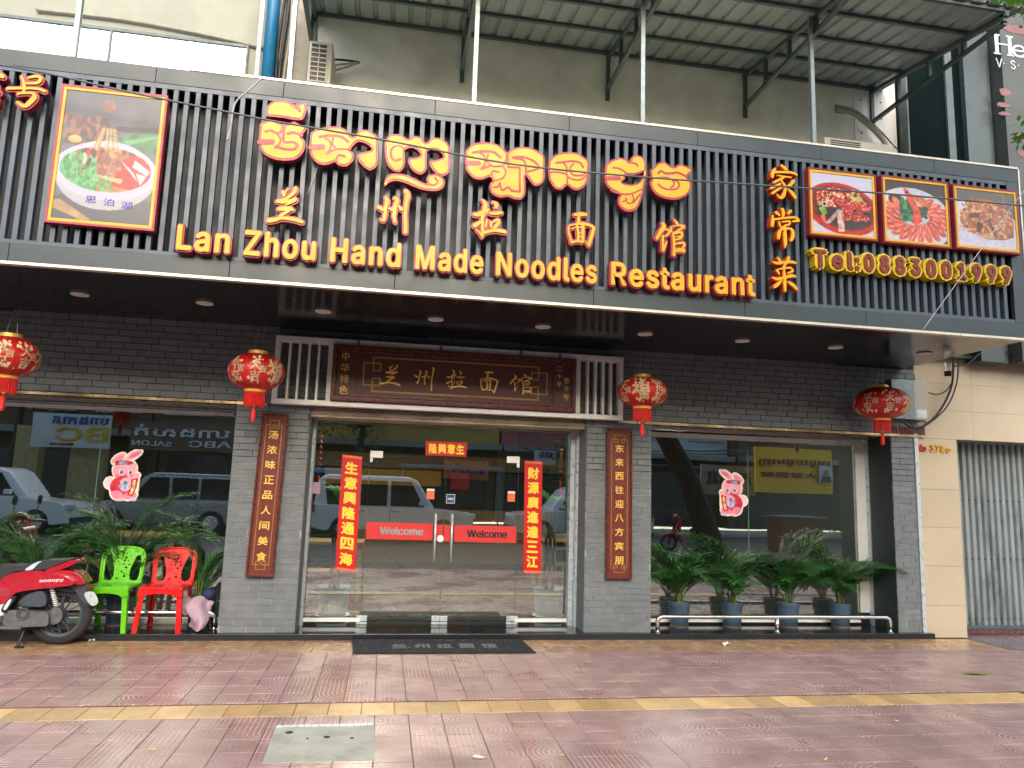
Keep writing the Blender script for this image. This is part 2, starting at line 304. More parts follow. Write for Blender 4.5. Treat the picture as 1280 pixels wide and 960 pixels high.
class MB:
    def __init__(s): s.v = []; s.f = []
    def add(s, vs, fs):
        n = len(s.v); s.v += [tuple(q) for q in vs]; s.f += [tuple(i+n for i in f) for f in fs]; return s
    def box(s, x0, x1, y0, y1, z0, z1):
        if x0 > x1: x0, x1 = x1, x0
        if y0 > y1: y0, y1 = y1, y0
        if z0 > z1: z0, z1 = z1, z0
        return s.add([(x0, y0, z0), (x1, y0, z0), (x1, y1, z0), (x0, y1, z0), (x0, y0, z1), (x1, y0, z1), (x1, y1, z1), (x0, y1, z1)],
                     [(0, 3, 2, 1), (4, 5, 6, 7), (0, 1, 5, 4), (1, 2, 6, 5), (2, 3, 7, 6), (3, 0, 4, 7)])
    def beam(s, a, b, w, h=None):
        a, b = Vector(a), Vector(b); h = h or w; d = (b-a).normalized()
        ref = Vector((0, 0, 1)) if abs(d.z) < .9 else Vector((0, 1, 0))
        x = d.cross(ref).normalized()*w/2; y = x.cross(d).normalized()*h/2
        vs = [p+sx*x+sy*y for p in (a, b) for sx, sy in ((-1, -1), (1, -1), (1, 1), (-1, 1))]
        return s.add(vs, [(0, 1, 2, 3), (7, 6, 5, 4), (0, 4, 5, 1), (1, 5, 6, 2), (2, 6, 7, 3), (3, 7, 4, 0)])
    def tube(s, pts, r, n=8, r1=None, cap=True):
        pts = [Vector(p) for p in pts]; k = len(pts); vs = []; prev = None
        for i, p in enumerate(pts):
            d = (pts[min(i+1, k-1)]-pts[max(i-1, 0)]).normalized()
            if prev is None:
                ref = Vector((0, 0, 1)) if abs(d.z) < .9 else Vector((0, 1, 0)); x = d.cross(ref).normalized()
            else: x = (prev-d*prev.dot(d)).normalized()
            prev = x; y = d.cross(x); rr = r+(r1-r)*i/(k-1) if r1 is not None else (float(np.interp(i/(k-1), np.linspace(0, 1, len(r)), r)) if isinstance(r, (list, tuple)) else r)
            vs += [p+(x*math.cos(2*math.pi*j/n)+y*math.sin(2*math.pi*j/n))*rr for j in range(n)]
        fs = [(i*n+j, i*n+(j+1) % n, (i+1)*n+(j+1) % n, (i+1)*n+j) for i in range(k-1) for j in range(n)]
        if cap: fs += [tuple(range(n))[::-1], tuple((k-1)*n+j for j in range(n))]
        return s.add(vs, fs)
    def lathe(s, prof, c, n=24, axis='z'):
        vs = []
        for r, h in prof:
            for j in range(n):
                a = 2*math.pi*j/n; p = (r*math.cos(a), r*math.sin(a), h)
                if axis == 'y': p = (p[0], p[2], p[1])
                if axis == 'x': p = (p[2], p[0], p[1])
                vs.append((p[0]+c[0], p[1]+c[1], p[2]+c[2]))
        k = len(prof)
        return s.add(vs, [(i*n+j, i*n+(j+1) % n, (i+1)*n+(j+1) % n, (i+1)*n+j) for i in range(k-1) for j in range(n)])
    def prism(s, pts, y0, y1, holes=()):
        """outline in x,z carried from y0 to y1"""
        loops = [list(pts)]+[list(h) for h in holes]
        tri = tessellate_polygon([[Vector((a, b, 0)) for a, b in l] for l in loops])
        flat = [p for l in loops for p in l]; n = len(flat)
        vs = [(a, y0, b) for a, b in flat]+[(a, y1, b) for a, b in flat]
        fs = [tuple(t) for t in tri]+[tuple(i+n for i in t)[::-1] for t in tri]
        k = 0
        for l in loops:
            for i in range(len(l)):
                a, b = k+i, k+(i+1) % len(l); fs.append((a, a+n, b+n, b))
            k += len(l)
        return s.add(vs, fs)
    def ribbon(s, pts, y0, y1, dy=0):
        """brush stroke: pts (x, z, width) with round ends"""
        P = catmull(pts, 5); k = len(P); L_, R_ = [], []
        for i in range(k):
            a, b = P[max(i-1, 0)], P[min(i+1, k-1)]
            dx, dz = b[0]-a[0], b[1]-a[1]; l = math.hypot(dx, dz) or 1e-6; nx, nz = -dz/l, dx/l; w_ = P[i][2]/2
            L_.append((P[i][0]+nx*w_, P[i][1]+nz*w_)); R_.append((P[i][0]-nx*w_, P[i][1]-nz*w_))
        def cap(p, q, w_):
            dx, dz = p[0]-q[0], p[1]-q[1]; l = math.hypot(dx, dz) or 1e-6; a0 = math.atan2(dz, dx)
            return [(p[0]+math.cos(a0+t)*w_/2, p[1]+math.sin(a0+t)*w_/2) for t in (R(60), R(20), R(-20), R(-60))]
        c0 = cap(P[0], P[1], P[0][2]); c1 = cap(P[-1], P[-2], P[-1][2])
        # front and back as strips, sides around
        for y, rev in ((y0+dy, False), (y1, True)):
            vs = [(a, y, b) for a, b in L_]+[(a, y, b) for a, b in R_]
            fs = [(i, i+1, k+i+1, k+i) for i in range(k-1)]
            n0 = len(vs); vs += [(a, y, b) for a, b in c0]+[(a, y, b) for a, b in c1]
            fs += [(0, k)+tuple(n0+j for j in range(4)), (2*k-1, k-1)+tuple(n0+4+j for j in range(4))]
            s.add(vs, [f[::-1] if rev else f for f in fs])
        loop = L_+c1[::1]+R_[::-1]+c0
        n = len(loop); vs = [(a, y0+dy, b) for a, b in loop]+[(a, y1, b) for a, b in loop]
        return s.add(vs, [(i, (i+1) % n, n+(i+1) % n, n+i) for i in range(n)])
    def mesh(s, name='m', fixn=False):
        me = bpy.data.meshes.new(name); me.from_pydata([tuple(q) for q in s.v], [], s.f); me.update()
        if fixn:
            b = bmesh.new(); b.from_mesh(me); bmesh.ops.recalc_face_normals(b, faces=b.faces); b.to_mesh(me); b.free()
        return me
    def build(s, name, mat, parent=None, bevel=0, smooth=False, fixn=False, origin=None):
        return finish(name, s.mesh(name, fixn), parent, [mat], origin, bevel, smooth)
def catmull(P, n=5, closed=False):
    P = [tuple(p) for p in P]; k = len(P); out = []
    if k == 2 and not closed:
        return [tuple(P[0][j]+(P[1][j]-P[0][j])*t/n for j in range(len(P[0]))) for t in range(n+1)]
    rng_ = range(k) if closed else range(k-1)
    for i in rng_:
        if closed: a, b, c, d = P[(i-1) % k], P[i], P[(i+1) % k], P[(i+2) % k]
        else: a, b, c, d = P[max(i-1, 0)], P[i], P[i+1], P[min(i+2, k-1)]
        for q in range(n):
            t = q/n
            out.append(tuple(.5*((2*b[j])+(-a[j]+c[j])*t+(2*a[j]-5*b[j]+4*c[j]-d[j])*t*t+(-a[j]+3*b[j]-3*c[j]+d[j])*t**3) for j in range(len(b))))
    if not closed: out.append(P[-1])
    return out
def inset(poly, d):
    n = len(poly); A = sum(poly[i][0]*poly[(i+1) % n][1]-poly[(i+1) % n][0]*poly[i][1] for i in range(n)); sg = 1 if A > 0 else -1
    out = []
    for i in range(n):
        a, b = poly[i-1], poly[(i+1) % n]; dx, dz = b[0]-a[0], b[1]-a[1]; l = math.hypot(dx, dz) or 1e-6
        out.append((poly[i][0]-dz/l*d*sg, poly[i][1]+dx/l*d*sg))
    return out
def tag(o, label=None, cat=None, group=None, kind=None):
    if label: o['label'] = label
    if cat: o['category'] = cat
    if group: o['group'] = group
    if kind: o['kind'] = kind
    return o
def empty(name, loc, label=None, cat=None, group=None, kind=None):
    o = bpy.data.objects.new(name, None); col.objects.link(o); o.location = loc; o.empty_display_size = .1
    WL[o.name] = Vector(loc); return tag(o, label, cat, group, kind)
def box(name, mat, parent, x0, x1, y0, y1, z0, z1, bevel=0):
    return MB().box(x0, x1, y0, y1, z0, z1).build(name, mat, parent, bevel)
def share(src, name, loc, parent):
    """another piece with the same mesh as src at world position loc"""
    o = bpy.data.objects.new(name, src.data); col.objects.link(o); WL[o.name] = Vector(loc)
    for md in src.modifiers:
        q = o.modifiers.new(md.name, md.type)
        if md.type == 'BEVEL': q.width = md.width; q.segments = md.segments; q.limit_method = md.limit_method; q.angle_limit = md.angle_limit
    o.parent = parent; o.location = Vector(loc)-(WL[parent.name] if parent else Vector()); return o
def kids(o): return [c for c in bpy.data.objects if c.parent == o]
CH = {}
def copy_tree(o, parent=None, chmap=None):
    if chmap is None:
        chmap = {}
        for q in bpy.data.objects:
            if q.parent: chmap.setdefault(q.parent.name, []).append(q)
    c = o.copy(); col.objects.link(c); c.parent = parent; WL[c.name] = WL.get(o.name, Vector()).copy()
    for k in chmap.get(o.name, []): copy_tree(k, c, chmap)
    return c

_tc = {}
FONT = [None]
def load_fonts():
    # a plain sans face that ships inside Blender's own data files (the built-in face is the fallback)
    import os
    for base_ in (bpy.utils.system_resource('DATAFILES', path='fonts'),):
        p = os.path.join(base_ or '', 'Inter.woff2')
        if os.path.exists(p):
            try: return bpy.data.fonts.load(p)
            except Exception: pass
    return None
SANS = load_fonts()
def text_mesh(s, off=0.0, ext=0.0, res=3):
    key = (s, off, ext, FONT[0] is not None)
    if key in _tc: return _tc[key]
    cu = bpy.data.curves.new('t', 'FONT'); cu.body = s; cu.size = 1; cu.offset = off; cu.extrude = ext; cu.resolution_u = res; cu.align_x = 'LEFT'
    if FONT[0]: cu.font = FONT[0]
    o = bpy.data.objects.new('t', cu); col.objects.link(o)
    dg = bpy.context.evaluated_depsgraph_get(); me = bpy.data.meshes.new_from_object(o.evaluated_get(dg))
    co = np.empty(len(me.vertices)*3); me.vertices.foreach_get('co', co); co = co.reshape(-1, 3)
    fs = [tuple(p.vertices) for p in me.polygons]
    bpy.data.objects.remove(o); bpy.data.curves.remove(cu); bpy.data.meshes.remove(me)
    _tc[key] = (co, fs); return _tc[key]
def text_into(mb, s, x0, x1, z0, z1, y, depth=.01, off=0.0, flip=False, xf=None, keep=False):
    """lettering filling the rectangle x0..x1, z0..z1, its face at y looking to -y (flip: to +y)"""
    co, fs = text_mesh(s, off, .5); lo, hi = co.min(0), co.max(0); c = co.copy()
    sx = (x1-x0)/max(hi[0]-lo[0], 1e-6); sz = (z1-z0)/max(hi[1]-lo[1], 1e-6)
    if keep:
        k = min(sx, sz); cx = (x0+x1)/2-k*(hi[0]-lo[0])/2; cz = (z0+z1)/2-k*(hi[1]-lo[1])/2; sx = sz = k
    else: cx, cz = x0, z0
    px = cx+(c[:, 0]-lo[0])*sx; pz = cz+(c[:, 1]-lo[1])*sz; py = y+(.5-c[:, 2])*depth*(1 if not flip else -1)
    if flip: px = x0+x1-px
    vs = list(zip(px, py, pz))
    if xf: vs = [xf(*v) for v in vs]
    return mb.add(vs, [f[::-1] if flip else f for f in fs])

def bold_into(mb, s, x0, x1, z0, z1, y, depth=.01, b=.04, **kw):
    """heavier lettering: the same glyph laid a few times with a small shift, each a hair in front of the last"""
    w_, h_ = (x1-x0)*b, (z1-z0)*b
    for i, (dx, dz) in enumerate(((-1, 0), (1, 0), (0, 1), (0, -1), (0, 0))):
        text_into(mb, s, x0+w_+dx*w_, x1-w_+dx*w_, z0+h_+dz*h_, z1-h_+dz*h_, y-.00025*i, depth, 0, **kw)

def grid_print(name, A, mask, P00, P10, P01, parent, nrm, **kw):
    """flat print: A (h,w,3) srgb 0..1 laid on the parallelogram with top-left P00, top-right P10, bottom-left P01"""
    h0 = A.shape[0] > 150
    if mask is None:
        r0 = np.random.RandomState(11); A = A*(1+.10*(r0.rand(*A.shape[:2])-.5)[..., None])
        B = np.pad(A, ((1, 1), (1, 1), (0, 0)), mode='edge'); A = (B[1:-1, 1:-1]*4+B[:-2, 1:-1]+B[2:, 1:-1]+B[1:-1, :-2]+B[1:-1, 2:])/8
    if mask is None: A = A*(.72 if h0 else .84)
    h, w_ = A.shape[:2]; P00, P10, P01 = map(np.array, (P00, P10, P01))
    jj, ii = np.meshgrid(np.arange(w_+1)/w_, np.arange(h+1)/h)
    V = P00+jj[..., None]*(P10-P00)+ii[..., None]*(P01-P00)
    V = V.reshape(-1, 3)
    F = []; C = []
    lin_ = np.where(A <= .04045, A/12.92, ((np.clip(A, 0, 1)+.055)/1.055)**2.4)
    for i in range(h):
        for j in range(w_):
            if mask is None or mask[i, j]:
                a = i*(w_+1)+j; F.append((a, a+w_+1, a+w_+2, a+1)); C.append(lin_[i, j])
    me = bpy.data.meshes.new(name); me.from_pydata(V.tolist(), [], F); me.update()
    ca = me.color_attributes.new('print', 'FLOAT_COLOR', 'CORNER'); C = np.array(C)
    C4 = np.ones((len(F), 4, 4)); C4[:, :, :3] = C[:, None, :]; ca.data.foreach_set('color', C4.ravel())
    return finish(name, me, parent, [M['print']])
class Img:
    def __init__(s, w, h, c):
        s.w, s.h = w, h; s.a = np.ones((h, w, 3))*np.array(c)/255.; s.m = np.zeros((h, w), bool)
        s.u, s.v = np.meshgrid((np.arange(w)+.5)/w, (np.arange(h)+.5)/h)
    def noise(s, f, seed=0):
        r = np.random.RandomState(seed); g = r.rand(int(f)+3, int(f)+3); x = s.u*f; y = s.v*f
        i, j = x.astype(int), y.astype(int); a, b = x-i, y-j; a = a*a*(3-2*a); b = b*b*(3-2*b)
        return g[j, i]*(1-a)*(1-b)+g[j, i+1]*a*(1-b)+g[j+1, i]*(1-a)*b+g[j+1, i+1]*a*b
    def ell(s, cx, cy, rx, ry, c, rot=0, nz=.0, f=20, clip=None, seed=0):
        a = R(rot); du, dv = s.u-cx, s.v-cy; p = du*math.cos(a)+dv*math.sin(a); q = -du*math.sin(a)+dv*math.cos(a)
        k = (p/rx)**2+(q/ry)**2 < 1
        if clip is not None: k &= clip
        s.put(k, c, nz, f, seed); return k
    def put(s, k, c, nz=0, f=20, seed=0):
        c = np.array(c)/255.
        t = 1+nz*(s.noise(f, seed)-.5)*2 if nz else np.ones((s.h, s.w)); s.a[k] = np.clip(c*t[k][:, None], 0, 1); s.m |= k
    def poly(s, pts, c, nz=0, f=20, clip=None):
        k = np.zeros((s.h, s.w), bool); n = len(pts)
        for i in range(n):
            (x1, y1), (x2, y2) = pts[i], pts[(i+1) % n]
            if y1 == y2: continue
            cr = ((y1 > s.v) != (y2 > s.v)) & (s.u < (x2-x1)*(s.v-y1)/(y2-y1)+x1); k ^= cr
        if clip is not None: k &= clip
        s.put(k, c, nz, f); return k
    def blobs(s, n, box_, size, cols, clip=None, seed=1, asp=1.0):
        r = random.Random(seed)
        for _ in range(n):
            s.ell(r.uniform(box_[0], box_[2]), r.uniform(box_[1], box_[3]), size*r.uniform(.5, 1.2), size*r.uniform(.4, .9)*asp, r.choice(cols), r.uniform(0, 180), clip=clip)

# ================================================================== THE SETTING
def tile_piece(w_, d, h, name, mat):
    mb = MB(); c = .003
    mb.add([(-w_/2, -d/2, -h), (w_/2, -d/2, -h), (w_/2, d/2, -h), (-w_/2, d/2, -h), (-w_/2, -d/2, -c), (w_/2, -d/2, -c), (w_/2, d/2, -c), (-w_/2, d/2, -c),
            (-w_/2+c, -d/2+c, 0), (w_/2-c, -d/2+c, 0), (w_/2-c, d/2-c, 0), (-w_/2+c, d/2-c, 0)],
           [(0, 1, 5, 4), (1, 2, 6, 5), (2, 3, 7, 6), (3, 0, 4, 7), (4, 5, 9, 8), (5, 6, 10, 9), (6, 7, 11, 10), (7, 4, 8, 11), (8, 9, 10, 11)])
    me = mb.mesh(name); me.materials.append(mat); return me
pav = MB().box(-40, 40, -5.75, .05, -.3, -.012).build('pavement', M['joint']); tag(pav, 'wet red patterned paving with a yellow stripe', None, None, 'structure')
gap = .0025
tmesh = tile_piece(TS-gap, TS-gap, .01, 'tile', M['paving']); omesh = tile_piece(TS*2-gap, .28, .01, 'ochre_tile', M['ochre']); smesh = tile_piece(TS-gap, .275-gap, .01, 'stripe_tile', M['stripe'])
def put_tile(me, name, x, y, dz=0):
    o = bpy.data.objects.new(name, me); col.objects.link(o); o.parent = pav; o.location = Vector((x, y, dz))-WL[pav.name]; return o
YF, S0, S1 = -.62, -2.215, -2.49            # ochre band front, yellow stripe back and front
cells = []
y = YF-TS/2
rows = []
while y-TS/2 > S0-.01: rows.append(y); y -= TS
gap_row = (rows[-1]-TS/2)-S0
y = S1-TS/2
while y > -5.6: rows.append(y); y -= TS
from math import floor
for y in rows:
    for i in range(int(-12/TS), int(14/TS)):
        cells.append((floor(i)*TS+TS/2+.03, y))
def onscreen(x, y, mrg=20):
    v = Vector((x, y, 0))-CAM; d = v.dot(fw)
    if d < .3: return False
    px = 640+FOC*v.dot(rt)/d; py = 480-FOC*v.dot(up)/d; return -mrg < px < 1280+mrg and -mrg < py < 960+mrg
SLAB = (-.575, .035, -3.33, -2.70)
def in_slab(x, y): return SLAB[0]+.02 < x < SLAB[1]-.02 and SLAB[2]+.02 < y < SLAB[3]-.02
vis = sorted([c for c in cells if onscreen(*c)], key=lambda c: (c[0]-CAM.x)**2+(c[1]-CAM.y)**2)
single = set(vis[:225])
for c in vis[:225]: put_tile(tmesh, 'tile', c[0], c[1], random.uniform(-.001, .001))
mb = MB(); tv = [tuple(v.co) for v in tmesh.vertices]; tf = [tuple(p.vertices) for p in tmesh.polygons]
for c in cells:
    if c in single: continue
    dz = random.uniform(-.001, .001); mb.add([(a+c[0], b+c[1], z+dz) for a, b, z in tv], tf)
tag(mb.build('tile_field', M['paving'], pav), None, None, None, 'stuff')
for i in range(-30, 34):
    x = i*TS+.05
    if onscreen(x, -2.35): put_tile(smesh, 'stripe_tile', x, (S0+S1)/2, .001)
for i in range(-12, 16):
    for k in (0, 1):
        x = i*TS*2+(.1 if k else 0)
        if onscreen(x, -.3, 60): put_tile(omesh, 'ochre_tile', x, -.2-k*.283, 0)
road = MB().box(-60, 60, -21, -5.76, -.3, -.12).build('road', M['asphalt']); tag(road, None, None, None, 'structure')
far_pav = MB().box(-60, 60, -24.5, -21.01, -.3, 0).build('far_pavement', M['concrete']); tag(far_pav, None, None, None, 'structure')
gnd = MB().box(-60, 60, .06, 40, -.3, -.02).build('ground', M['concrete']); tag(gnd, None, None, None, 'structure')
# grey paving in front of the shuttered shop
mb = MB(); mb.add([(6.66, .45, .004), (6.66, -.62, .004), (8.2, -1.3, .004), (14, -2.2, .004), (14, .45, .004)], [(0, 1, 2, 3, 4)])
tag(mb.build('neighbour_pavement', M['grey_paving']), None, None, None, 'structure')
# concrete inspection cover
cv = empty('drain_cover', (-.27, -3.0, 0), 'pale concrete drain cover set in the red paving nearest the camera', 'drain cover')
mb = MB(); pts = [(-.575, -2.70), (.03, -2.705), (.04, -3.325), (-.56, -3.33)]
mb.add([(a, b, .003) for a, b in pts]+[(a, b, -.02) for a, b in pts], [(0, 3, 2, 1), (0, 1, 5, 4), (1, 2, 6, 5), (2, 3, 7, 6), (3, 0, 4, 7)]); mb.build('cover_slab', M['concrete'], cv)
mb = MB()
for i in range(14):
    x = -.57+i*.043; mb.box(x, x+.037, -2.715-random.uniform(0, .012), -2.69, .003, .006)
mb.build('cement_edge', M['light_panel'], cv)
mb = MB()
for a, b, r in ((-.48, -2.83, .025), (-.25, -2.93, .02), (-.36, -2.95, .008), (-.1, -2.96, .012)):
    mb.lathe([(r, .003), (r*.9, .006), (0.0005, .006)], (a, b, 0), 10)
mb.build('stain', M['bark'], cv)

# ------------------------------------------------------------------ step
step = MB().box(-6, 6.24, -.07, .75, -.01, .06).build('entrance_step', M['granite'], None, .006); tag(step, 'low black granite step along the foot of the shop front', 'step')

# ------------------------------------------------------------------ brick walls
ROW, BL = .0655, .252
bme = MB().box(-BL/2+.004, BL/2-.004, 0, .012, 0, ROW-.007).mesh('brick'); bme.materials.append(M['brick'])
def brick_front(par, x0, x1, z0, z1, y=0, limit=300, keep=None):
    out = []; k = 0; z = z0
    while z < z1-.01:
        off = [0, .126, .06, .19, .03, .15][k % 6]+random.uniform(-.01, .01); x = x0-off
        while x < x1:
            a, b = max(x, x0), min(x+BL, x1)
            if b-a > .02: out.append((a, b, z, min(z+ROW, z1)))
            x += BL
        z += ROW; k += 1
    if keep: out.sort(key=keep)
    rest = MB()
    for i, (a, b, z_, zt) in enumerate(out):
        dy = random.uniform(-.0015, .0015); cx = (a+b)/2
        if i < limit:
            o = bpy.data.objects.new('brick', bme); col.objects.link(o); o.parent = par
            o.location = Vector((cx, y-.006+dy, z_))-WL[par.name]; o.scale = ((b-a)/BL, 1, 1)
        else: rest.box(a+.004, b-.004, y-.006+dy, y+.006, z_, zt-.007)
    if rest.v: tag(rest.build('brickwork', M['brick'], par), None, None, None, 'stuff')
zl = 2.300
PIL = [('left', -1.495, U(378, 650)[0]), ('right', U(731.8, 650)[0], U(813.5, 650)[0]), ('end', U(1117.5, 650)[0], 6.13)]
PL0, PL1, PR0, PR1, PE0, PE1 = PIL[0][1], PIL[0][2], PIL[1][1], PIL[1][2], PIL[2][1], PIL[2][2]
labs = ['grey brick pillar to the left of the entrance behind the tilted wooden board', 'grey brick pillar to the right of the entrance doors', 'narrow grey brick pillar at the right end of the shop front next to the beige wall']
for (nm, a, b), lb in zip(PIL, labs):
    pe = empty('brick_pillar', ((a+b)/2, .15, .06), lb, 'pillar', 'brick pillars of the shop front')
    box('core', M['mortar_light'], pe, a+.002, b-.002, .002, .40, .062, 1.75)
    box('upper_core', M['mortar_dark'], pe, a+.002, b-.002, .002, .40, 1.752, zl-.002)
    brick_front(pe, a, b, .062, zl)
    sd = M['dark_reveal'] if nm == 'end' else M['brick']
    box('side_reveal', sd, pe, a-.004, a+.0015, .004, .40, .062, zl-.003); box('side_reveal', sd, pe, b-.0015, b+.004, .004, .40, .062, zl-.003)
    if nm == 'end': box('edge_trim', M['alu'], pe, 6.132, 6.18, -.02, .3, .062, zl+.02)
uw = empty('upper_brick_wall', (1, .1, zl), 'dark grey brick wall band above the windows, under the canopy', 'wall')
box('core', M['mortar_dark'], uw, -6, 6.20, .002, .6, zl, 3.10)
brick_front(uw, -5.0, 6.2, zl+.02, 3.09, keep=lambda b: abs((b[0]+b[1])/2-.8)*(1 if not (-1.1 < (b[0]+b[1])/2 < 2.45) else 9))
# brass lighting strip under it and bronze reveal
led = empty('brass_strip', (1, -.02, zl), 'thin shiny brass strip along the foot of the upper brick wall', 'trim strip')
for a, b in ((-5, -2.6), (-2.595, -1.2), (2.5, 3.9), (3.905, 5.3), (5.305, 6.28)): box('strip_length', M['brass'], led, a, b, -.028, .0, zl-.02, zl+.008)
box('reveal_panel', M['bronze'], led, -5, PL0-.01, .0, .48, zl-.035, zl-.003); box('reveal_panel', M['bronze'], led, PR1+.01, PE0-.01, .0, .48, zl-.035, zl-.003)
# small dark-red backing behind cables, right
rb = empty('red_strip_board', (6.0, -.02, zl+.03), 'dull dark red strip of board above the brass strip at the right end', 'board'); box('board', M['wood_frame'], rb, 5.86, 6.28, -.018, -.008, zl+.012, zl+.10)

# ------------------------------------------------------------------ canopy sign box
SY = -1.766
ZB, ZT = 3.095, 4.822
XL, XR = -5.2, 6.03
sg = empty('shop_sign', (.5, -.9, ZB), 'long dark metal canopy sign box with vertical slats over the whole shop front', 'shop sign')
sz0, sz1 = 3.268, 4.655
joints = [XL, -3.55, -2.0, -1.0, .26, 1.45, 2.66, 3.9, 5.1, XR]
for a, b in zip(joints, joints[1:]):
    box('top_panel', M['panel'], sg, a+.002, b-.002, SY, SY+.04, sz1+.03, ZT, .002)
for a, b in zip([XL, -2.9, -1.3, .0, 1.7, 3.1, 4.3, XR], [-2.9, -1.3, .0, 1.7, 3.1, 4.3, XR]):
    box('bottom_panel', M['panel'], sg, a+.002, b-.002, SY, SY+.04, ZB+.012, sz0-.02, .002)
box('end_panel', M['panel'], sg, 5.895, XR-.001, SY+.001, SY+.041, sz0-.018, sz1+.028)
box('side_panel', M['panel'], sg, XR-.03, XR, SY+.042, -.02, ZB+.01, ZT-.002)
box('backing', M['backing'], sg, XL, XR-.04, SY+.20, SY+.22, ZB+.01, ZT-.01)
box('top_cover', M['concrete'], sg, XL, XR-.032, SY+.045, -.01, ZT-.03, ZT-.004)  # unseen from below, made pale to bounce light onto wall and awning
box('edge_trim', M['trim'], sg, XL, XR+.004, SY-.012, SY+.05, ZB-.012, ZB+.010)
box('top_edge_trim', M['trim'], sg, -1.75, XR+.004, SY-.006, SY+.05, ZT+.001, ZT+.02)
box('corner_trim', M['trim'], sg, XR+.001, XR+.016, SY-.006, SY+.02, ZB+.011, ZT)
box('frame_bar', M['slat'], sg, XL, 5.893, SY+.004, SY+.044, sz1-.012, sz1+.028)
box('frame_bar', M['slat'], sg, XL, 5.893, SY+.004, SY+.044, sz0-.018, sz0+.014)
sp = .0868
sl0 = MB().box(-.018, .018, SY+.006, SY+.05, sz0+.015, sz1-.013).build('slat', M['slat'], sg)
base = WL[sl0.name].copy(); x = -4.7; first = True
while x < 5.88:
    if first: sl0.location = Vector((x, base.y, base.z))-WL[sg.name]; first = False
    else: share(sl0, 'slat', (x+random.uniform(-.002, .002), base.y, base.z), sg)
    x += sp
# soffit
box('soffit_backing', M['black'], sg, XL, XR-.04, SY+.052, -.012, ZB+.009, ZB+.02)
for i, (a, b) in enumerate(zip([XL, -3.2, -1.7, -.2, 1.3, 2.8, 4.3, 5.3], [-3.2, -1.7, -.2, 1.3, 2.8, 4.3, 5.3, 6.03])):
    box('soffit_panel', M['soffit'], sg, a+.002, b-.002, SY+.052, -.012, ZB+.001, ZB+.008)
mb = MB()
mb.lathe([(.075, -.003), (.075, -.012), (.066, -.014), (.062, -.004)], (0, 0, 0), 24); rim = mb.mesh('rim'); rim.materials.append(M['white'])
mb = MB(); mb.lathe([(.062, -.006), (.0005, -.006)], (0, 0, 0), 24); disc = mb.mesh('disc'); disc.materials.append(M['glow'])
names = ['second from the left end', 'third from the left end, left of the entrance', 'above the left half of the wooden name board', 'above the middle of the name board', 'above the right half of the name board', 'above the lantern right of the entrance', 'above the right window', 'left of the rightmost lantern', 'nearest the right end above the camera']
names[0] = 'nearest the left edge beside the first lantern'; names[1] = 'between the two left lanterns'; names[2] = 'just right of the second lantern'
for i in range(9):
    x = -2.714+i*1.039
    e = empty('ceiling_light', (x, -.9, ZB), 'round flush ceiling light in the dark soffit, '+names[i], 'ceiling light', 'ceiling lights in the canopy soffit')
    for nm, me in (('rim', rim), ('diffuser', disc)):
        o = bpy.data.objects.new(nm, me); col.objects.link(o); o.parent = e; WL[o.name] = Vector((x, -.9, ZB))

# ------------------------------------------------------------------ sign lettering
LY = SY-.085      # face of the letters
def zc(o, s, pts): return [(o[0]+a[0]/s, o[1]+a[1]/s)+tuple(q/s for q in a[2:]) for a in pts]
def loc(pts, Y=LY):
    k = (Y+DIST)/FOC
    out = []
    for p in pts:
        xz = U(p[0], p[1], Y); out.append((xz[0], xz[1])+((p[2]*k*.95,) if len(p) > 2 else ()))
    return out
def khmer(parent, o, s, pieces, name='letter'):
    for outer, holes, grooves in pieces:
        P = catmull(loc(zc(o, s, outer)), 4, True); P = [p[:2] for p in P]
        Hs = [[p[:2] for p in catmull(loc(zc(o, s, h)), 4, True)] for h in holes]
        rd = MB().prism(P, LY, LY+.06, Hs).build(name, M['red_side'], parent, fixn=True)
        Pi = inset(P, .019); Hi = [inset(h, -.016) for h in Hs]
        f = MB().prism(Pi, LY-.004, LY-.0005, Hi).build('face', M['yellow'], rd, fixn=True)
        g = MB()
        for i, gr in enumerate(grooves):
            wd = gr[-1]; g.ribbon([p+(1.85*wd/s*(LY+DIST)/FOC,) for p in loc(zc(o, s, gr[:-1]))], LY-.0055-.0002*i, LY-.0041)
        if g.v: g.build('groove', M['red_side'], rd)
kh = empty('khmer_lettering', (.3, LY, 4.1), 'large rounded yellow Khmer letters outlined in red along the top of the sign', 'sign letters')
khmer(kh, (310, 120), 7.5, [
 ([(170,170),(175,110),(205,65),(260,42),(330,42),(400,60),(450,88),(490,65),(530,62),(550,85),(550,130),(535,180),(510,220),(440,225),(340,205),(240,195),(190,190)], [], [[(405,78),(450,108),(486,145),13],[(462,88),(480,120),(488,145),14]]),
 ([(103,370),(110,290),(112,262),(160,240),(210,222),(280,245),(330,268),(370,262),(430,240),(490,268),(550,290),(530,340),(500,370),(530,420),(535,480),(510,540),(450,590),(380,605),(280,600),(190,570),(130,520),(100,450)], [],
  [[(165,335),(215,325),(265,350),(310,338),(327,285),13],[(345,272),(335,350),(337,430),(420,435),(465,463),(430,500),(350,500),(260,478),14],[(112,432),(170,432),(228,432),30],[(270,355),(305,400),(295,450),(255,488),10],[(375,355),(430,345),(505,372),15]])])
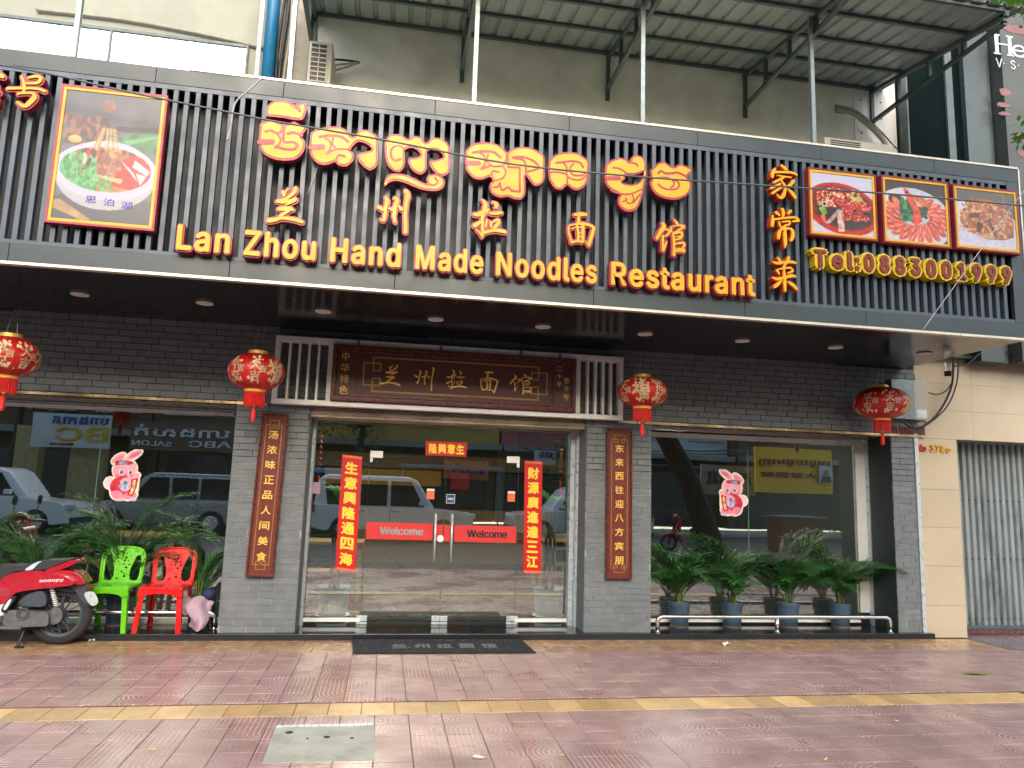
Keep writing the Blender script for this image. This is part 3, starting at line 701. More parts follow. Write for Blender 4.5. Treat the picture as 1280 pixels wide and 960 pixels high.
khmer(kh, (310, 120), 7.5, [
 ([(585,360),(600,335),(690,300),(780,287),(860,290),(930,325),(980,385),(1040,325),(1110,318),(1170,345),(1215,385),(1217,500),(1215,640),(1165,690),(1120,690),(1060,640),(1020,570),(1050,535),(1150,510),(1150,478),(1090,440),(1030,430),(985,470),(962,505),(990,545),(985,610),(920,660),(850,650),(812,622),(740,645),(660,635),(600,580),(575,500)], [],
  [[(590,482),(650,480),(700,480),30],[(670,385),(760,375),(860,380),(940,432),15],[(720,395),(770,430),(775,490),(735,545),10],[(735,545),(830,500),(960,505),10],[(800,400),(790,450),(830,495),10],[(820,615),(850,560),(905,567),12]])])
khmer(kh, (470, 150), 7.5, [
 ([(80,240),(90,190),(120,145),(170,132),(240,140),(300,178),(360,150),(420,165),(470,215),(520,170),(570,165),(640,190),(690,250),(692,370),(690,480),(650,520),(600,525),(540,480),(505,420),(510,385),(560,375),(628,350),(615,312),(560,283),(500,283),(478,310),(476,400),(475,460),(440,505),(390,505),(330,460),(300,390),(320,360),(400,345),(412,310),(350,262),(285,272),(270,300),(270,420),(235,480),(180,485),(120,440),(90,370)], [],
  [[(175,250),(140,290),(150,360),(190,382),(228,368),13],[(170,252),(220,243),(268,278),10]]),
 ([(80,622),(85,560),(115,515),(180,500),(280,512),(380,555),(450,590),(480,592),(472,550),(490,518),(545,505),(605,522),(645,570),(635,625),(595,658),(520,665),(420,650),(310,605),(210,572),(130,582)], [], [[(480,600),(545,612),(578,580),(552,545),12]])])
khmer(kh, (570, 165), 7.5, [
 ([(85,200),(100,160),(170,110),(270,95),(370,110),(440,150),(482,192),(510,165),(600,140),(690,145),(770,180),(828,228),(830,330),(830,440),(790,495),(730,500),(680,440),(652,415),(652,500),(650,580),(615,630),(550,630),(485,607),(420,615),(350,590),(315,540),(320,480),(345,455),(312,420),(250,445),(170,435),(110,380),(85,320)], [],
  [[(105,295),(160,296),(212,295),26],[(160,195),(250,185),(350,190),(415,240),15],[(230,200),(270,240),(270,300),(235,350),10],[(235,350),(320,320),(370,325),(440,315),(470,260),(477,198),11],[(300,215),(290,270),(330,315),10],[(325,422),(345,370),(400,376),12],[(440,325),(465,370),(450,420),(400,450),(345,457),10],[(487,212),(487,270),(487,330),10],[(487,330),(545,332),(597,335),10],[(597,335),(597,450),(597,560),12],[(597,560),(520,550),(490,518),(430,545),(412,480),11],[(350,520),(390,515),(405,488),10],[(530,240),(620,235),(720,270),(780,330),(740,355),(662,375),11],[(545,245),(620,260),(650,300),(652,410),11]])])
khmer(kh, (570, 165), 7.5, [
 ([(868,290),(880,255),(950,205),(1050,188),(1140,198),(1200,235),(1245,275),(1246,350),(1245,420),(1215,500),(1150,545),(1090,535),(1042,502),(990,540),(930,530),(880,460),(865,390)], [],
  [[(880,378),(960,378),(1030,397),12],[(940,290),(1000,285),(1090,275),(1160,290),(1190,332),13],[(1000,290),(1035,330),(1037,400),(1080,440),(1160,450),(1232,405),10],[(1100,300),(1065,350),(1100,405),(1190,405),(1228,372),10],[(1042,495),(1043,420),(1040,400),10]])])
khmer(kh, (740, 180), 9.143, [
 ([(150,250),(170,225),(230,180),(320,155),(390,175),(430,205),(450,150),(510,125),(580,150),(615,205),(617,280),(614,400),(590,520),(565,640),(510,745),(420,775),(350,750),(300,690),(295,620),(312,578),(240,540),(170,480),(145,400)],
  [[(385,350),(470,352),(550,335),(592,318),(575,380),(530,440),(440,463),(345,440),(378,400)]],
  [[(175,395),(250,394),(308,395),32],[(240,275),(310,282),(380,325),12],[(215,530),(320,572),(450,570),(560,520),12],[(420,215),(495,225),(520,255),14],[(345,662),(395,645),(380,622),10],[(458,582),(475,640),(440,682),(400,672),10],[(470,672),(545,580),11]])])
khmer(kh, (740, 180), 9.143, [
 ([(665,310),(700,265),(760,215),(830,205),(890,245),(940,262),(990,232),(1050,240),(1140,285),(1140,320),(1090,375),(1130,430),(1130,520),(1080,590),(980,635),(860,630),(760,595),(690,530),(660,450),(675,405)], [],
  [[(690,392),(850,385),(930,430),(930,478),(898,500),12],[(755,460),(800,500),(880,522),(960,515),(998,470),(965,425),(930,418),13],[(755,335),(790,312),(840,338),(920,335),(980,330),(1085,378),17]])])

STK = {
'兰': ((325,225),15,[[(430,230,50),(455,270,75),(450,310,40)],[(455,280,30),(530,180,25)],[(670,160,50),(660,220,70),(580,300,60),(470,370,60),(330,410,60)],[(330,410,60),(430,420,70),(560,400,60),(660,380,80)],[(660,390,60),(560,440,50),(480,480,25)],[(350,555,60),(450,550,90),(560,550,90),(610,570,50)],[(540,600,40),(450,640,60),(380,690,40)],[(170,770,85),(280,755,80),(400,725,60),(560,735,65),(700,765,75),(790,800,60)]]),
'州': ((460,232),14.12,[[(190,390,70),(250,430,65)],[(310,210,30),(340,280,75),(310,400,60),(300,520,60),(270,620,60),(225,600,30)],[(370,410,35),(430,430,60)],[(430,430,30),(480,330,40)],[(480,230,55),(510,270,80),(480,400,60),(460,540,60),(480,660,30)],[(540,370,35),(590,430,60)],[(670,100,50),(700,180,80),(670,350,60),(655,550,50),(660,700,60),(660,830,65)]]),
'拉': ((580,242),15,[[(340,130,30),(400,210,80),(370,330,70),(340,450,60),(345,600,50),(345,760,60),(330,820,30)],[(330,800,30),(240,690,25)],[(200,400,70),(270,400,80),(400,330,80),(450,310,50)],[(200,610,85),(260,570,60),(340,520,40)],[(370,440,20),(450,360,20)],[(540,170,30),(600,210,80),(590,270,60)],[(500,380,55),(600,380,75),(700,370,50)],[(430,500,25),(410,570,40),(410,640,30)],[(490,530,25),(500,600,50),(510,640,30)],[(500,570,35),(620,500,40)],[(640,500,45),(640,560,70),(570,650,60),(560,700,40)],[(380,740,70),(500,710,60),(620,700,70),(760,730,70)]]),
'面': ((696,258),16,[[(350,180,45),(450,170,90),(580,170,55)],[(430,200,60),(430,330,60)],[(380,370,35),(260,390,30),(230,430,35),(240,560,40),(290,720,40)],[(400,350,55),(540,360,70),(660,390,60),(740,440,60)],[(730,440,65),(700,560,65),(660,700,70),(630,790,55)],[(630,790,40),(555,705,25)],[(290,730,55),(400,705,45),(500,725,45)],[(395,380,55),(420,560,50),(420,690,55)],[(510,370,70),(515,540,60),(510,710,60)],[(270,462,20),(400,430,28),(540,425,35)],[(400,545,30),(530,540,30)],[(410,620,30),(530,615,30)]]),
'馆': ((808,266),16,[[(320,220,60),(340,290,95),(270,400,80),(200,520,60)],[(370,345,35),(440,360,45),(430,430,45),(370,475,35)],[(320,470,55),(320,600,50),(330,760,65)],[(330,760,40),(380,620,30),(395,580,15)],[(550,150,30),(600,220,75)],[(490,300,35),(480,370,60),(440,400,50)],[(500,290,22),(620,262,35),(740,280,60)],[(740,290,60),(620,370,35),(530,410,25)],[(520,420,40),(540,560,60),(540,700,50),(540,850,65)],[(560,425,35),(680,400,60),(700,450,55),(660,520,55),(560,550,40)],[(590,490,30),(650,480,30)],[(570,635,30),(700,610,50),(750,640,55),(720,700,45)],[(570,745,40),(660,735,50),(740,755,60)],[(570,780,35),(740,785,35)]]),
'家': ((952,200),17.78,[[(430,130,60),(500,190,100),(540,220,60)],[(290,200,50),(240,290,90),(230,380,80)],[(270,280,60),(450,280,60),(650,290,65),(770,340,50)],[(340,352,28),(500,380,45),(650,395,28)],[(480,400,50),(380,450,60),(260,510,60)],[(420,470,50),(490,560,60),(510,680,70),(460,820,90),(390,850,50),(340,780,40)],[(400,540,45),(300,590,60),(200,640,60)],[(430,620,45),(330,680,60),(230,750,60)],[(690,480,90),(640,550,70),(550,600,40)],[(570,660,40),(660,740,100),(730,840,80)]]),
'常': ((952,256),16.55,[[(420,100,80),(440,170,85),(430,250,50)],[(300,170,90),(350,220,50)],[(590,140,80),(540,190,50)],[(220,240,50),(220,340,90),(210,440,70)],[(260,310,50),(450,285,50),(680,270,60),(750,330,75)],[(750,340,60),(640,350,45)],[(350,360,45),(380,460,45),(450,470,45)],[(420,365,35),(560,350,45),(560,410,45),(460,440,40)],[(400,500,50),(350,600,90),(340,700,70)],[(400,520,50),(560,500,55),(630,560,85),(630,680,85),(590,740,60)],[(470,480,60),(470,650,90),(480,800,80),(470,890,30)]]),
'菜': ((952,316),17.78,[[(260,220,60),(350,240,70),(500,220,65),(640,210,75),(740,230,60)],[(350,120,50),(400,190,70)],[(590,110,70),(560,190,60),(500,290,50)],[(330,400,60),(380,480,45)],[(340,385,35),(480,350,45),(640,340,45)],[(640,350,45),(680,410,60),(580,460,45)],[(480,300,50),(490,450,65),(500,650,90),(510,850,60)],[(240,560,50),(330,590,80),(500,560,65),(650,520,85),(730,530,60)],[(420,630,50),(340,710,90),(270,770,60)],[(580,660,50),(680,720,100),(770,820,60)]]),
'号': ((0,60),8,[[(220,290,16),(245,350,25),(250,400,30)],[(290,305,20),(380,290,28),(412,315,30),(380,355,28),(270,360,22)],[(85,412,28),(250,410,24),(380,415,24),(450,440,25)],[(250,420,30),(240,450,24),(190,465,24)],[(200,460,20),(330,460,26),(350,500,45),(310,550,45),(250,590,35),(180,550,18)]]),
'字': ((0,60),8,[[(-90,270,40),(0,280,50),(35,295,34)],[(-120,340,40),(-60,330,40)],[(-90,400,30),(-30,390,36),(-50,440,34)],[(-120,470,30),(-20,445,30),(0,460,18)],[(-50,450,34),(-40,540,40),(-80,590,24)]]),
}
def brush(parent, ch, name, outline=.0145, side='red_side', facem='yellow'):
    o, s, st = STK[ch]; k = (LY+DIST)/FOC
    a = MB(); b = MB()
    for i, q in enumerate(st):
        w_ = loc(zc(o, s, q)); a.ribbon([(x, z, wd+outline*2) for x, z, wd in w_], LY, LY+.055, -.0003*i); b.ribbon(w_, LY-.012, LY-.004, -.0003*i)
    r_ = a.build(name, M[side], parent, fixn=False); b.build('face', M[facem], r_)
cn = empty('chinese_lettering', (.7, LY, 3.6), 'five widely spaced yellow brush-style Chinese characters in the middle row of the sign', 'sign letters')
for c in '兰州拉面馆': brush(cn, c, 'character')
hc = empty('vertical_chinese_lettering', (3.5, LY, 3.5), 'column of three orange yellow Chinese characters left of the dish pictures', 'sign letters')
for c in '家常菜': brush(hc, c, 'character', .006, 'orange')
zh = empty('left_chinese_lettering', (-3, LY, 4.4), 'brush-style Chinese characters cut by the left edge of the photo, left of the noodle picture', 'sign letters')
for c in '字号': brush(zh, c, 'character')
en = empty('english_lettering', (.7, LY, 3.27), 'yellow English letters outlined in red reading Lan Zhou Hand Made Noodles Restaurant', 'sign letters')
def letters_row(parent, word, x0, x1, zb, zt, facem, sidem, off=.035, out=.075, depth=.07, space=.0):
    """zb, zt: baseline and cap height"""
    full, _ = text_mesh(word, 0, .5); adv = []
    # per-letter boxes from growing prefixes
    W0, W1 = full[:, 0].min(), full[:, 0].max(); capm, _ = text_mesh('H', 0, .5); c0, c1 = capm[:, 1].min(), capm[:, 1].max()
    sx = (x1-x0)/(W1-W0); sz = (zt-zb)/(c1-c0)
    for i, ch in enumerate(word):
        if ch == ' ': continue
        pre, _ = text_mesh(word[:i+1], 0, .5); co, fs = text_mesh(ch, 0, .5); ox = pre[:, 0].max()-co[:, 0].max()
        co, fs = text_mesh(ch, 0, .5); co2, fs2 = co, fs
        mc = (co[:, 0].min()+co[:, 0].max())/2; kx = .86 if parent.name[0] == 'e' else .62
        def heavy(y, d, rad, n):
            mb = MB()
            for k in range(n):
                da, db = rad*math.cos(2*math.pi*k/n), rad*math.sin(2*math.pi*k/n)
                mb.add([(x0+((a-mc)*kx+mc+ox-W0+da)*sx, y+(.5-e)*d-.0003*k, zb+(b_+db-c0)*sz) for a, b_, e in co], fs)
            return mb
        r_ = heavy(LY+.01, depth, out, 8).build('letter', M[sidem], parent)
        heavy(LY-.004, .008, off, 6).build('face', M[facem], r_)
FONT[0] = SANS
za, zb_ = 3.285, 3.475
WD = [('Lan', 219, 290, 300), ('Zhou', 303, 397, 308), ('Hand', 411, 503, 316), ('Made', 517, 606, 325), ('Noodles', 618, 748, 338), ('Restaurant', 762, 945, 350)]
for wd, a, b, yy in WD:
    letters_row(en, wd, U(a, yy, LY)[0]+.012, U(b, yy, LY)[0]-.012, za, zb_, 'yellow', 'red_side', .022, .052)
tl = empty('phone_lettering', (4.9, LY, 3.6), 'thick yellow and brown phone number Tel: 0883001999 under the dish pictures', 'sign letters')
letters_row(tl, 'Tel:', U(1016, 335, LY)[0], U(1074, 335, LY)[0], 3.612, 3.76, 'tel_red', 'tel_yellow', .034, .105, .085)
letters_row(tl, '0883001999', U(1079, 345, LY)[0], U(1265, 345, LY)[0], 3.612, 3.76, 'tel_red', 'tel_yellow', .034, .105, .085)
FONT[0] = None

# ------------------------------------------------------------------ dish pictures
PY = SY-.06
def light_box(px0, px1, zt, zb, img, lb, n0=0):
    x0, x1 = px0, px1
    e = empty('dish_picture', ((x0+x1)/2, PY, zb), lb, 'picture', 'dish pictures on the sign')
    box('casing', M['red_side'], e, x0, x1, PY+.012, SY+.004, zb, zt)
    t = .018; t2 = .04
    f = MB()
    for a, b, c, d in ((x0, x1, zt-t, zt), (x0, x1, zb, zb+t), (x0, x0+t, zb+t, zt-t), (x1-t, x1, zb+t, zt-t)): f.box(a, b, PY, PY+.0115, c, d)
    f.build('red_border', M['tel_red' if n0 else 'red_side'], e)
    f = MB()
    for a, b, c, d in ((x0+t, x1-t, zt-t2, zt-t), (x0+t, x1-t, zb+t, zb+t2), (x0+t, x0+t2, zb+t2, zt-t2), (x1-t2, x1-t, zb+t2, zt-t2)): f.box(a+.0005, b-.0005, PY+.002, PY+.0115, c+.0005, d-.0005)
    f.build('yellow_border', M['yellow'], e)
    grid_print('picture_print', img.a, None, (x0+t2, PY+.008, zt-t2), (x1-t2, PY+.008, zt-t2), (x0+t2, PY+.008, zb+t2), e, None)
    return e
# noodle bowl
I = Img(140, 195, (122, 122, 130)); I.put(I.v < .3, (104, 106, 118), .15, 6)
I.poly([(.0, .42), (.1, .3), (.3, .22), (.42, .2), (.6, .3), (.5, .4), (.2, .42)], (90, 84, 88), .3, 18)
I.blobs(60, (.02, .2, .45, .4), .04, [(150, 96, 88), (170, 120, 104), (120, 78, 74), (90, 74, 76)], I.v > .18)
I.ell(.45, .1, .07, .05, (170, 112, 96), 0, .2); I.ell(.14, .38, .07, .03, (214, 176, 110), 0, .3)
I.poly([(.58, .34), (.8, .28), (1, .26), (1, .44), (.8, .44), (.62, .4)], (60, 140, 96), .25, 12); I.poly([(.62, .36), (.99, .29), (.99, .31), (.7, .39)], (110, 190, 130))
I.poly([(.55, .25), (1, .235), (1, .275), (.55, .29)], (52, 52, 60))
I.ell(.5, 1.05, .8, .28, (96, 98, 108)); I.poly([(.0, .86), (.06, .85), (.4, .99), (.3, 1), (.0, .92)], (206, 170, 120), .1)
bowl = I.ell(.5, .64, .52, .27, (208, 208, 220)); I.ell(.5, .62, .525, .21, (228, 226, 240)); I.ell(.49, .60, .53, .215, (222, 218, 244))
soup = I.ell(.49, .595, .47, .175, (204, 140, 84), 0, .2, 24)
I.blobs(30, (.2, .43, .8, .6), .05, [(190, 110, 70), (150, 70, 50), (220, 170, 120), (120, 70, 50)], soup)
I.poly([(.62, .52), (.75, .47), (.98, .5), (.98, .66), (.8, .74), (.55, .72), (.6, .62)], (216, 44, 52), .08, 8, soup)
I.blobs(230, (.0, .48, .42, .76), .028, [(70, 176, 96), (110, 204, 130), (50, 150, 76), (150, 214, 150)], soup & (I.v > .43+.3*np.abs(I.u-.1)), 3)
I.blobs(60, (.15, .66, .6, .78), .025, [(70, 176, 96), (120, 206, 130)], soup, 9)
I.blobs(16, (.25, .45, .45, .55), .035, [(196, 60, 60), (230, 210, 190), (90, 50, 46)], soup, 4)
I.blobs(20, (.42, .5, .62, .62), .045, [(190, 120, 92), (160, 92, 74), (214, 150, 120)], soup, 5)
I.poly([(.4, .64), (.68, .66), (.66, .7), (.45, .66)], (230, 206, 150)); I.poly([(.62, .5), (.78, .6), (.84, .68), (.7, .57)], (240, 226, 236)); I.poly([(.78, .5), (.95, .58), (.93, .62), (.76, .56)], (240, 226, 236)); I.poly([(.8, .6), (.92, .62), (.86, .7)], (236, 226, 236))
for k in range(9):
    xx = .4+k*.018; c = (236, 214, 150) if k % 2 else (206, 160, 90); I.poly([(xx, .27), (xx+.014, .27), (xx+.014-(.06 if k < 3 else -.01*k+.03), .44+.02*(k % 3)), (xx-(.06 if k < 3 else -.01*k+.03), .44)], c)
nb = light_box(-2.655, -1.872, 4.552, 3.418, I, 'tall picture of a noodle soup bowl at the left end of the sign')
mb = MB()
for i, c in enumerate('思泊湖'): text_into(mb, c, -2.39+i*.13, -2.31+i*.13, 3.60-.01*i, 3.66-.01*i, PY+.0065, .001, .01)
mb.build('bowl_characters', M['blue'], nb)
# fish head with chopped chilli
I = Img(130, 130, (206, 212, 236)); pl = I.ell(.5, .58, .62, .43, (200, 34, 36), 12, .15, 12); I.ell(.5, .56, .55, .36, (120, 26, 26), 12, .2)
I.poly([(.05, .5), (.3, .42), (.6, .5), (.97, .55), (.95, .8), (.6, .92), (.35, .85), (.1, .7)], (58, 44, 44), .3, 10)
I.poly([(.1, .6), (.2, .55), (.24, .66), (.18, .74)], (130, 190, 70), .2); I.poly([(.12, .72), (.2, .7), (.22, .85), (.16, .82)], (230, 110, 60), .2)
I.poly([(.2, .85), (.42, .58), (.5, .6), (.52, .95), (.42, .97), (.4, .7), (.28, .85)], (216, 180, 168), .25, 20)
I.blobs(420, (.08, .12, .97, .56), .024, [(216, 40, 40), (236, 70, 52), (244, 150, 90), (190, 24, 30), (240, 190, 120), (250, 226, 190)], (I.v > .2+.5*np.abs(I.u-.38)**1.1) & (I.u > .08), 3)
I.blobs(150, (.5, .5, .95, .75), .024, [(216, 40, 40), (230, 60, 52), (190, 24, 30), (240, 150, 110)], None, 4)
I.blobs(14, (.6, .25, .85, .42), .04, [(190, 180, 80), (220, 200, 110)], None, 6); I.ell(.2, .52, .05, .045, (220, 220, 216)); I.ell(.2, .52, .025, .028, (20, 20, 24))
light_box(3.717, 4.418, 4.566, 3.911, I, 'square picture of a red chopped chilli fish head, first of the three on the right', 1)
# prawns
I = Img(130, 130, (70, 62, 54)); I.ell(.45, .62, .66, .52, (206, 214, 232), 8, .05); I.ell(.17, .3, .17, .13, (222, 220, 224)); I.ell(.17, .31, .12, .085, (74, 48, 44))
rp = random.Random(4)
for ring, (rx, ry, n) in enumerate(((.46, .31, 19), (.33, .2, 15))):
    for k in range(n):
        a = math.radians(-65+k*(310/n)); cx_, cy_ = .5+rx*math.cos(a), .62+ry*math.sin(a)
        I.ell(cx_, cy_, (.13, .12)[ring], .055, rp.choice([(226, 92, 70), (236, 116, 86), (214, 80, 66)]), math.degrees(math.atan2(ry*math.sin(a), rx*math.cos(a)))+20, .15)
        I.ell(cx_, cy_-.012, .07, .012, (246, 170, 140), math.degrees(a)+20); I.ell(cx_+.01, cy_+.03, .08, .008, (180, 60, 46), math.degrees(a)+20)
I.blobs(60, (.24, .32, .46, .66), .05, [(34, 78, 52), (58, 120, 70), (40, 92, 60), (90, 160, 90)], None, 7); I.blobs(22, (.55, .42, .68, .6), .04, [(34, 78, 52), (50, 96, 60)], None, 8)
I.poly([(.3, .1), (.36, .12), (.46, .25), (.56, .45), (.6, .64), (.5, .74), (.42, .68), (.46, .5), (.36, .3)], (226, 84, 54), .2, 14); I.poly([(.42, .2), (.62, .22), (.74, .34), (.6, .4), (.5, .3)], (240, 130, 70), .2, 14); I.ell(.36, .18, .02, .02, (20, 20, 20))
light_box(4.473, 5.190, 4.574, 3.908, I, 'square picture of pink prawns around broccoli on a white plate, middle of the three', 1)
# fried pork
I = Img(130, 130, (104, 98, 84)); I.ell(.4, .75, .75, .55, (218, 214, 236), 12, .05)
I.poly([(.04, .5), (.2, .4), (.14, .22), (.3, .14), (.6, .15), (.88, .3), (.97, .5), (.96, .78), (.8, .84), (.5, .86), (.2, .74), (.05, .6)], (176, 104, 66), .25, 12)
I.blobs(380, (.06, .14, .93, .82), .034, [(206, 134, 84), (226, 166, 108), (182, 104, 66), (236, 190, 130), (160, 84, 54)], (I.v > .16+.3*np.abs(I.u-.4)) & (I.v < .86-.25*np.abs(I.u-.6)), 5)
for q in (((.2, .42), (.4, .4), (.38, .48), (.2, .5)), ((.5, .5), (.56, .5), (.68, .8), (.64, .82)), ((.34, .55), (.44, .58), (.38, .76), (.32, .74))): I.poly(q, (112, 70, 50), .2)
I.ell(.83, .2, .03, .06, (220, 60, 160)); I.poly([(.8, .0), (.82, .0), (.83, .2), (.81, .2)], (120, 150, 90))
light_box(5.236, 5.952, 4.566, 3.918, I, 'square picture of golden fried meat on a white plate, rightmost on the sign', 1)

# ------------------------------------------------------------------ entrance: white lattice frame with name board
x0, x1, z0, z1 = -1.150, 2.515, 2.297, 2.990
fr = empty('entrance_header', ((x0+x1)/2, -.1, z0), 'white metal lattice frame holding the wooden name board over the entrance', 'entrance header')
t = .048
for a, b, c, d in ((x0, x1, z1-.055, z1), (x0, x1, z0, z0+.05)): box('rail', M['white'], fr, a, b, -.14, -.02, c, d, .003)
for a in (x0, -.625, 1.985, x1-t): box('post', M['white'], fr, a, a+t, -.138, -.022, z0+.051, z1-.056, .003)
for s_, e_ in ((x0+t, -.625), (2.033, x1-t)):
    n = 5
    for i in range(1, n): box('lattice_bar', M['white'], fr, s_+(e_-s_)*i/n-.011, s_+(e_-s_)*i/n+.011, -.13, -.05, z0+.051, z1-.056)
for xx in (-.33, .52, 1.37, 1.80):
    box('clip', M['galv'], fr, xx-.015, xx+.015, -.148, -.1405, z1-.075, z1-.005)
nb = empty('name_board', (.7, -.13, z0+.05), 'dark red wooden name board with five gold Chinese characters in a gold line border', 'name board')
bx0, bx1, bz0, bz1 = -.575, 1.972, 2.352, 2.930
box('board_back', M['plaque'], nb, bx0+.02, bx1-.02, -.150, -.12, bz0+.02, bz1-.02)
def frame_ring(par, name, mat, a0, a1, c0, c1, w_, ya, yb, bev=.004):
    for q in ((a0, a1, c1-w_, c1), (a0, a1, c0, c0+w_), (a0, a0+w_, c0+w_, c1-w_), (a1-w_, a1, c0+w_, c1-w_)): box(name, mat, par, q[0], q[1], ya, yb, q[2], q[3], bev)
frame_ring(nb, 'frame', M['wood_frame'], bx0, bx1, bz0, bz1, .045, -.185, -.12)
frame_ring(nb, 'inner_moulding', M['wood_frame'], bx0+.047, bx1-.047, bz0+.047, bz1-.047, .022, -.172, -.1505)
for xx in (-.335, 1.735): box('divider', M['wood_frame'], nb, xx-.012, xx+.012, -.17, -.1506, bz0+.072, bz1-.072, .003)
def key_border(mb, X0, X1, Z0, Z1, w_, y0, y1, k, vertical=False):
    """gold line border whose corners are interlocking squares"""
    n = [0]
    def seg(a, b, c, d):
        n[0] += 1; e = .0002*n[0]
        mb.box(min(a, c)-w_/2, max(a, c)+w_/2, y0-e, y1, min(b, d)-w_/2, max(b, d)+w_/2)
    if not vertical:
        seg(X0+k*1.5, Z1, X1-k*1.5, Z1); seg(X0+k*1.5, Z0, X1-k*1.5, Z0)
        for s_, Xe in ((1, X0), (-1, X1)):
            for q, Ze in ((-1, Z1), (1, Z0)):
                seg(Xe+s_*k*1.5, Ze, Xe+s_*k*1.5, Ze+q*k*2.2); seg(Xe+s_*k*1.5, Ze+q*k*2.2, Xe+s_*k*2.7, Ze+q*k*2.2)
                seg(Xe+s_*k*2.7, Ze+q*k*2.2, Xe+s_*k*2.7, Ze+q*k*1.0); seg(Xe+s_*k*2.7, Ze+q*k*1.0, Xe, Ze+q*k*1.0)
            seg(Xe, Z0+k, Xe, Z1-k)
    else:
        seg(X0, Z0+k*1.3, X0, Z1-k*1.3); seg(X1, Z0+k*1.3, X1, Z1-k*1.3)
        for q, Ze in ((-1, Z1), (1, Z0)):
            for s_, Xe in ((1, X0), (-1, X1)):
                seg(Xe, Ze+q*k*1.3, Xe+s_*k*1.9, Ze+q*k*1.3); seg(Xe+s_*k*1.9, Ze+q*k*1.3, Xe+s_*k*1.9, Ze+q*k*2.2)
                seg(Xe+s_*k*1.9, Ze+q*k*2.2, Xe+s_*k*.9, Ze+q*k*2.2); seg(Xe+s_*k*.9, Ze+q*k*2.2, Xe+s_*k*.9, Ze)
            seg(X0+k*.9, Ze, X1-k*.9, Ze)
g = MB(); key_border(g, -.26, 1.66, bz0+.115, bz1-.11, .016, -.152, -.1501, .062); g.build('border', M['gold_dim'], nb)
def place_brush(mb, ch, x0, x1, z0, z1, y0, y1):
    o, s, st = STK[ch]; xs = [p[0] for q in st for p in q]; ys = [p[1] for q in st for p in q]
    mw = 25; X0, X1, Y0, Y1 = min(xs)-mw, max(xs)+mw, min(ys)-mw, max(ys)+mw
    kx, kz = (x1-x0)/(X1-X0), (z1-z0)/(Y1-Y0); kw = min(kx, kz)*.78
    for i, q in enumerate(st): mb.ribbon([(x0+(a-X0)*kx, z1-(b-Y0)*kz, wd*kw) for a, b, wd in q], y0, y1, -.0002*i)
for ch, (a, b, c, d) in zip('兰州拉面馆', ((475.3, 455, 501.6, 482.2), (517.5, 457.8, 542.8, 488.3), (557.8, 461.5, 583.8, 488), (599.8, 464.4, 623.5, 491.3), (636.5, 466.3, 665.6, 493.1))):
    m_ = (b+d)/2; mb = MB(); place_brush(mb, ch, U(a, m_, -.155)[0], U(c, m_, -.155)[0], U((a+c)/2, d, -.155)[1], U((a+c)/2, b, -.155)[1], -.157, -.1505)
    mb.build('character', M['gold'], nb)
for i, ch in enumerate('中华特色'):
    mb = MB(); text_into(mb, ch, -.495, -.405, 2.768-i*.115, 2.855-i*.115, -.156, .005, .0, keep=True); mb.build('small_character', M['gold'], nb)
for i, ch in enumerate('二十年'):
    mb = MB(); text_into(mb, ch, 1.765, 1.825, 2.79-i*.085, 2.85-i*.085, -.156, .005, .0, keep=True); mb.build('small_character', M['gold'], nb)
for i, ch in enumerate('老字号'):
    mb = MB(); text_into(mb, ch, 1.84, 1.91, 2.66-i*.09, 2.725-i*.09, -.156, .005, .0, keep=True); mb.build('small_character', M['gold'], nb)

# vertical wooden boards
def couplet_board(ptl, ptr, pbl, pbr, chars, lb):
    Y = -.055
    tl_, tr_, bl_, br_ = [U(*q, Y) for q in (ptl, ptr, pbl, pbr)]
    cxt = ((tl_[0]+tr_[0])/2, (tl_[1]+tr_[1])/2); cxb = ((bl_[0]+br_[0])/2, (bl_[1]+br_[1])/2)
    W = .5*((tr_[0]-tl_[0])+(br_[0]-bl_[0])); Hh = math.hypot(cxt[0]-cxb[0], cxt[1]-cxb[1]); ang = math.atan2(cxt[0]-cxb[0], cxt[1]-cxb[1])
    e = empty('couplet_board', (cxb[0], Y, cxb[1]), lb, 'wooden board', 'wooden couplet boards beside the entrance'); e.rotation_euler = (0, ang, 0)
    keep_ = WL[e.name]; WL[e.name] = Vector((0, 0, 0))
    box('board', M['wood'], e, -W/2+.01, W/2-.01, .0, .045, .01, Hh-.01)
    frame_ring(e, 'frame', M['wood_frame'], -W/2, W/2, 0, Hh, .022, -.012, .047, .004)
    g = MB(); key_border(g, -W/2+.055, W/2-.055, .07, Hh-.07, .0065, -.0035, -.0002, .035, True); g.build('border', M['gold_dim'], e)
    n = len(chars); s_ = .092; zt = Hh-.215; zb = .195; st = (zt-zb)/(n-1)
    for i, ch in enumerate(chars):
        zc_ = zt-i*st; mb = MB(); bold_into(mb, ch, -.048, .048, zc_-.042, zc_+.042, -.006, .006, .02); mb.build('character', M['gold'], e)
    WL[e.name] = keep_
    return e
couplet_board((329, 517), (360, 517), (305, 720), (343, 722), '汤浓味正品人间美食', 'slightly tilted dark red wooden board with gold characters on the left pillar')
couplet_board((759, 535), (790, 537), (757, 724), (790, 724), '东来西往迎八方宾朋', 'dark red wooden board with gold characters on the pillar right of the doors')

